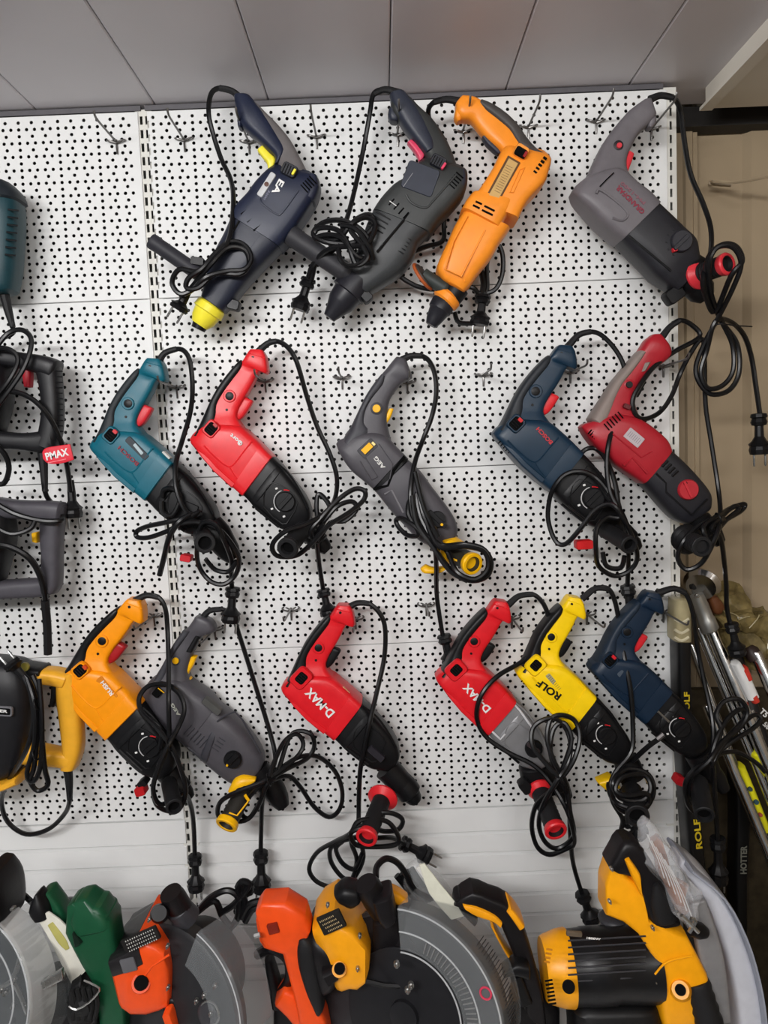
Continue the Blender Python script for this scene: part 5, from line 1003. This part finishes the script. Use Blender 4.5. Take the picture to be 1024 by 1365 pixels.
t.cord([(390, 590, -.30), (450, 620, -.30), (495, 680, -.30), (500, 740, -.30), (470, 760, -.30)], relief=0, name='cord_loop', r=.009)
t = Tool('grey_fitting', 'grey cast fitting lying between the green handle and the orange saw', 'fitting', A_, -.27, (740, 880))
t.loft('plate', [(665, 860, 690, 965, .03), (740, 830, 745, 965, .03), (800, 825, 790, 900, .03), (830, 850, 815, 880, .02)], mat((132, 132, 124), .4, .4, .08), 3.4); t.disc('boss', (775, 850), 26, -.29, .01, mat((120, 120, 114), .4, .4)); t.disc('boss_hole', (775, 850), 13, -.301, .001, HOLE)
t.loft('support', [(690, 940, 780, 940, .03), (690, 1300, 780, 1300, .03)], mat((60, 60, 58), .5), 6, k=1)
# --- big amber saw with black motor
D_ = Z(600, 1100, 2.415); AB = mat((246, 166, 14), .34, 0, .04, .1)
t = Tool('mitre_saw', 'large amber mitre saw with ribbed black motor and pale grey blade guard', 'mitre saw', D_, -.32, (620, 300), 'mitre saws on the shelf')
t.cyl('motor', (372, 458), (655, 440), [(0, 100), (.03, 116), (.2, 118), (.22, 121), (.5, 121), (.52, 118), (.9, 124), (1, 124)], mat((20, 20, 22), .34, 0, .1, .1), -.32, -.32, n=36)
G = []
for i in range(9):
    yv = 372+i*22; G.append(tube([t.pt((380, yv), -.32-math.sqrt(max(0, 1-((yv-455)/122)**2))*t.rad(122)), t.pt((630, yv-15), -.32-math.sqrt(max(0, 1-((yv-455)/122)**2))*t.rad(123))], .0014, 6, 1))
mk('motor_fin', *merge(*G), mat((44, 44, 48), .35), t.r)
t.cyl('motor_cap', (300, 462), (385, 457), [(0, 98), (.12, 104), (.6, 118), (.95, 122), (1, 120)], AB, -.32, -.32, n=36)
t.ribs('vent_slot', (318, 500), (330, 575), 7, 26, -.405, HOLE, .0014); t.ribs('vent_slot', (320, 400), (312, 440), 4, 20, -.412, mat((190, 120, 10), .4), .0014)
t.cyl('brush_cap', (382, 520), (382, 520.5), [(0, 22), (1, 20)], HOLE, -.40, -.43)
t.block('spec_label', (375, 348), (425, 352), 16, -.366, .002, mat((96, 84, 70), .5)); t.text('1800W', (440, 363), (485, 367), 3, -.376, WHT)
t.loft('body', [(495, 200, 520, 118, .05), (495, 275, 560, 150, .06), (545, 290, 612, 180, .07), (590, 320, 625, 280, .08), (640, 400, 740, 315, .10), (650, 500, 800, 430, .11), (655, 570, 820, 505, .11), (680, 650, 760, 600, .10), (700, 760, 790, 730, .09)], AB, 8, k=1)
t.line('body_rib', [(660, 480), (700, 440), (780, 420)], .0016, AB, -.376)
t.cyl('pivot_boss', (742, 530), (742, 530.5), [(0, 36), (.6, 36), (1, 28)], AB, -.365, -.385); t.cyl('pivot_hole', (742, 530), (742, 530.4), [(0, 18), (1, 18)], HOLE, -.38, -.387)
for c in ((514, 245), (520, 140), (652, 330), (660, 500)): bolt(t, c, -.374, 6)
t.loft('handle', [(508, 125, 540, 145, .05), (530, 85, 590, 160, .055), (555, 45, 610, 200, .056), (605, 55, 622, 260, .058), (680, 170, 628, 280, .060), (735, 300, 650, 315, .060)], DKM, 6, y=-.01, k=2)
t.loft('handle_pad', [(640, 180, 660, 165, .064), (630, 240, 700, 220, .068), (645, 300, 728, 290, .066)], RUB, 3, y=-.014)
t.loft('amber_inlay', [(555, 100, 570, 92, .058), (575, 150, 603, 140, .064), (608, 215, 602, 160, .060)], AB, 5, y=-.016)
t.cyl('grip', (790, 500), (850, 680), [(0, 44), (.1, 48), (.2, 44), (.3, 48), (.4, 44), (.5, 48), (.6, 44), (.7, 48), (.85, 44), (1, 40)], RUB, -.36, -.38)
PG = mat((196, 198, 206), .38, 0, .04)
t.loft('blade_guard', [(728, 128, 742, 98, .05), (775, 180, 820, 150, .09), (815, 270, 885, 250, .10), (845, 350, 925, 340, .10), (870, 430, 955, 430, .10), (890, 520, 975, 520, .10), (905, 640, 990, 640, .10), (905, 800, 990, 800, .10)], PG, 5, y=.04)
t.loft('guard_rim', [(742, 112, 752, 100, .11), (840, 190, 850, 182, .12), (905, 310, 917, 304, .125), (945, 440, 958, 438, .125), (965, 560, 978, 560, .125), (975, 700, 988, 700, .12)], mat((150, 154, 166), .35), 4, y=.04)
t.loft('guard_face', [(780, 260, 830, 250, .02), (800, 400, 880, 400, .02), (820, 520, 900, 520, .02), (850, 640, 910, 640, .02)], mat((150, 150, 152), .3, .4), 5, y=-.03)
for pts in ([(745, 290), (775, 320), (800, 345)], [(770, 345), (790, 310), (775, 300)]): t.line('spring_clip', pts, .0032, STEEL, -.40, k=2)
t.cyl('trigger_knob', (775, 330), (820, 345), [(0, 26), (.6, 28), (1, 20)], BLK, -.38, -.37)
t.loft('base_casting', [(385, 572, 660, 566, .10), (395, 700, 690, 700, .12), (395, 900, 800, 900, .12)], mat((12, 12, 13), .45), 5, k=1, y=.0)
saw_base(t, 900, -.27, .26)
t = Tool('plastic_wrap', 'crumpled clear plastic wrap with brown paper over the pale saw guard', 'plastic wrap', D_, -.33, (690, 180))
t.loft('brown_paper', [(650, 60, 668, 62, .008), (665, 140, 720, 130, .014), (700, 220, 775, 220, .014), (760, 300, 800, 290, .01)], mat((132, 84, 56), .6, 0, .35, .5, 14), 3)
t.loft('clear_film', [(622, 8, 650, -10, .02), (630, 90, 700, 60, .05), (680, 200, 770, 180, .06), (730, 300, 810, 280, .05), (800, 350, 830, 330, .02)], clear((224, 226, 230), .1, .26), 2.2, y=-.03, k=6)
for c_ in t.r.children: crumple(c_, .016, 34)
for k_ in range(6): t.line('film_crease', [(635+14*k_, 30+20*k_), (670+16*k_, 110+22*k_), (690+18*k_, 170+26*k_)], .0009, clear((245, 245, 245), .1, .35), -.395, k=3)
# black cabling tail behind the amber saw motor
t = Tool('round_knob', 'round black brush cap standing on top of the large black motor', 'knob', D_, -.28, (520, 310))
t.loft('cap', [(490, 310, 492, 330, .03), (520, 298, 520, 334, .05), (555, 300, 555, 330, .05), (572, 312, 572, 322, .03)], DKG, 2.6)
# ------------------------------------------------------------------ right corner: chrome levers and black tubes leaning on the tan wall
H_ = Z(870, 740, 3.102)
def bar(name, label, cat, a, b, ya, yb, r, m_, group=None, ext=1.0):
    t = Tool(name, label, cat, H_, ya, a, group)
    A, B = t.pt(a, ya), t.pt(b, yb); d = (B-A).normalized()
    if B.z > .03: B = A+(B-A)*((A.z-.012)/(A.z-B.z))      # carry it down to the floor
    t.tubeA, t.tubeB = A, B
    R_ = t.rad(r, ya)
    mk('bar', *lathe(A, B-A, [(0, R_*.9), (.004, R_), ((B-A).length*.99, R_), ((B-A).length, R_*.9)], 20), m_, t.r); return t
GLV = 'chrome levers leaning in the right corner'
t = bar('chrome_lever', 'thick chrome lever with a bell-shaped swivel head, leaning in the right corner', 'lever bar', (238, 300), (470, 850), .03, -.02, 25, CHROME, GLV)
t.cyl('swivel_neck', (180, 165), (240, 315), [(0, 30), (.3, 34), (.62, 34), (.66, 38), (.95, 38), (1, 30)], mat((176, 176, 172), .3, .8), .03, .03)
t.cyl('bell_head', (200, 132), (212, 104), [(0, 60), (.35, 76), (.6, 74), (1, 20)], CHROME, .03, .05); t.cyl('head_rim', (150, 118), (268, 150), [(0, 6), (.08, 20), (.9, 20), (1, 6)], mat((60, 60, 60), .3, .8), .045, .045)
bolt(t, (185, 168), -.005, 9)
t = bar('chrome_lever', 'plain chrome lever left of the swivel-headed one', 'lever bar', (190, 300), (415, 840), .05, .0, 18, CHROME, GLV)
t = bar('chrome_lever', 'thin leftmost chrome lever half hidden by a cord', 'lever bar', (160, 370), (330, 840), .07, .02, 15, CHROME, GLV)
t = bar('chrome_lever', 'chrome bar with a long yellow label near its foot', 'lever bar', (222, 620), (478, 1225), .03, -.03, 22, CHROME, GLV)
t.loft('yellow_label', [(355, 885, 385, 872, .036), (400, 1000, 432, 985, .036), (455, 1150, 492, 1135, .036)], mat((222, 214, 30), .45), 3, y=-.014, k=1)
for q, (c_, r_) in enumerate((((405, 968), 9), ((430, 1022), 10), ((447, 1075), 8))): t.disc('label_dot', c_, r_, -.006, .002, mat(((52, 70, 74), (46, 78, 90), (160, 70, 60))[q], .5))
t = bar('chrome_lever', 'chrome bar at the photo edge with a yellow wrap', 'lever bar', (425, 400), (478+60, 660), .02, -.01, 26, CHROME, GLV)
t.cyl('dark_cap', (395, 380), (430, 430), [(0, 20), (.3, 32), (1, 32)], mat((46, 34, 30), .5), .03, .02)
t = bar('boxed_bar', 'bar in a dark sleeve with white and red print, among the chrome levers', 'boxed tool', (335, 420), (478, 860), .03, .0, 36, mat((34, 32, 32), .35, .2), None)
t.loft('print_band', [(330, 455, 362, 440, .045), (365, 530, 410, 512, .045), (395, 600, 440, 580, .045)], WHT, 3, y=-.018, k=1)
t.loft('red_print', [(365, 478, 392, 460, .046), (385, 520, 410, 505, .046)], mat((196, 56, 42), .5), 3, y=-.019, k=1); t.loft('red_print', [(402, 590, 428, 570, .046), (412, 612, 440, 596, .046)], mat((196, 56, 42), .5), 3, y=-.019, k=1)
t.text('T5', (448, 640), (474, 665), 8, -.012, WHT); t.text('5/8', (462, 695), (482, 715), 7, -.012, WHT)
t.loft('yellow_wrap', [(412, 832, 478, 800, .04), (425, 870, 500, 850, .042), (455, 905, 500, 925, .04)], mat((228, 222, 30), .4), 3, y=-.03)
t = bar('chrome_lever', 'chrome bar emerging from the sleeve with white and red print', 'lever bar', (400, 640), (478, 880), .0, -.02, 20, CHROME, GLV)
t = Tool('tube_case', 'slim black tube with a clear tan cap and yellow lettering, beside the rack edge', 'tube', H_, -.032, (120, 200))
t.loft('tube', [(95, 345, 152, 345, .055), (98, 500, 152, 500, .055), (104, 700, 158, 700, .055), (120, 950, 175, 950, .055), (135, 1150, 200, 1150, .058), (152, 1365, 220, 1365, .058), (190, 2100, 262, 2100, .06)], mat((16, 16, 17), .35, 0, .1), 5, k=1)
t.loft('clear_cap', [(88, 185, 152, 180, .056), (84, 280, 154, 278, .062), (84, 350, 156, 352, .060)], mat((150, 140, 108), .22, 0, .3, 0, 12), 4, k=2)
for z_ in (265, 308, 340): t.line('cap_band', [(92, z_), (120, z_+14), (150, z_-2)], .003, mat((196, 188, 160), .2), -.062, k=3)
YL = mat((196, 170, 30), .5)
t.text('ROLF', (142, 668), (142, 566), 8, -.0605, YL); t.text('ROLF', (194, 1214), (182, 1092), 9, -.0625, YL)
t = Tool('tube_case', 'tall black box with grey vertical lettering standing in the dark right corner', 'tube', H_, .05, (370, 1000))
t.loft('tube', [(335, 900, 395, 900, .05), (338, 1100, 400, 1100, .05), (335, 1310, 385, 1320, .05), (335, 2100, 385, 2100, .05)], mat((10, 10, 11), .4, 0, .1), 6, k=1)
t.text('HOTTER', (376, 1318), (378, 1202), 9, .023, mat((106, 106, 96), .5))
t = Tool('wrapped_bundle', 'bundle in crinkled yellowish film behind the chrome levers', 'wrapped goods', H_, .09, (360, 300))
t.loft('film', [(228, 150, 330, 150, .04), (250, 260, 480, 230, .06), (290, 340, 520, 290, .06), (330, 420, 540, 380, .05)], mat((112, 98, 62), .22, 0, .5, .5, 40), 2.6, k=6, n=28)
crumple(t.r.children[0], .035, 28)
for k_ in range(4): t.line('film_crease', [(262+46*k_, 200+34*k_), (300+44*k_, 236+10*k_), (322+40*k_, 270-8*k_)], .0012, mat((160, 148, 110), .2), .052, k=3)
t.loft('brown_piece', [(240, 190, 262, 160, .03), (255, 240, 290, 190, .035), (275, 250, 300, 210, .03)], mat((96, 56, 30), .5), 3, y=-.04)
t = Tool('wall_shade_board', 'dark olive board widened to stand in for wall shade behind the chrome levers and tubes', 'board', H_, .112, (440, 1250))
t.loft('board', [(150, 560, 640, 560, .02), (150, 1300, 640, 1300, .02), (150, 2080, 640, 2080, .02)], mat((58, 50, 36), .5, 0, .3), 8, k=1)  # board enlarged and darkened, its colour stands in for shade on the wall
# tan painted hook arm on the tan wall
t = Tool('wall_arm', 'tan painted wire arm sticking out from the tan wall', 'hook', I, .10, (985, 243))
t.line('arm', [(946, 246, .15), (952, 242, .10), (975, 243, .08), (1000, 240, .04), (1060, 226, -.04)], .0035, M_brown, k=3); t.line('arm_plate', [(945, 244, .12), (975, 246, .11)], .005, M_brown, k=1)
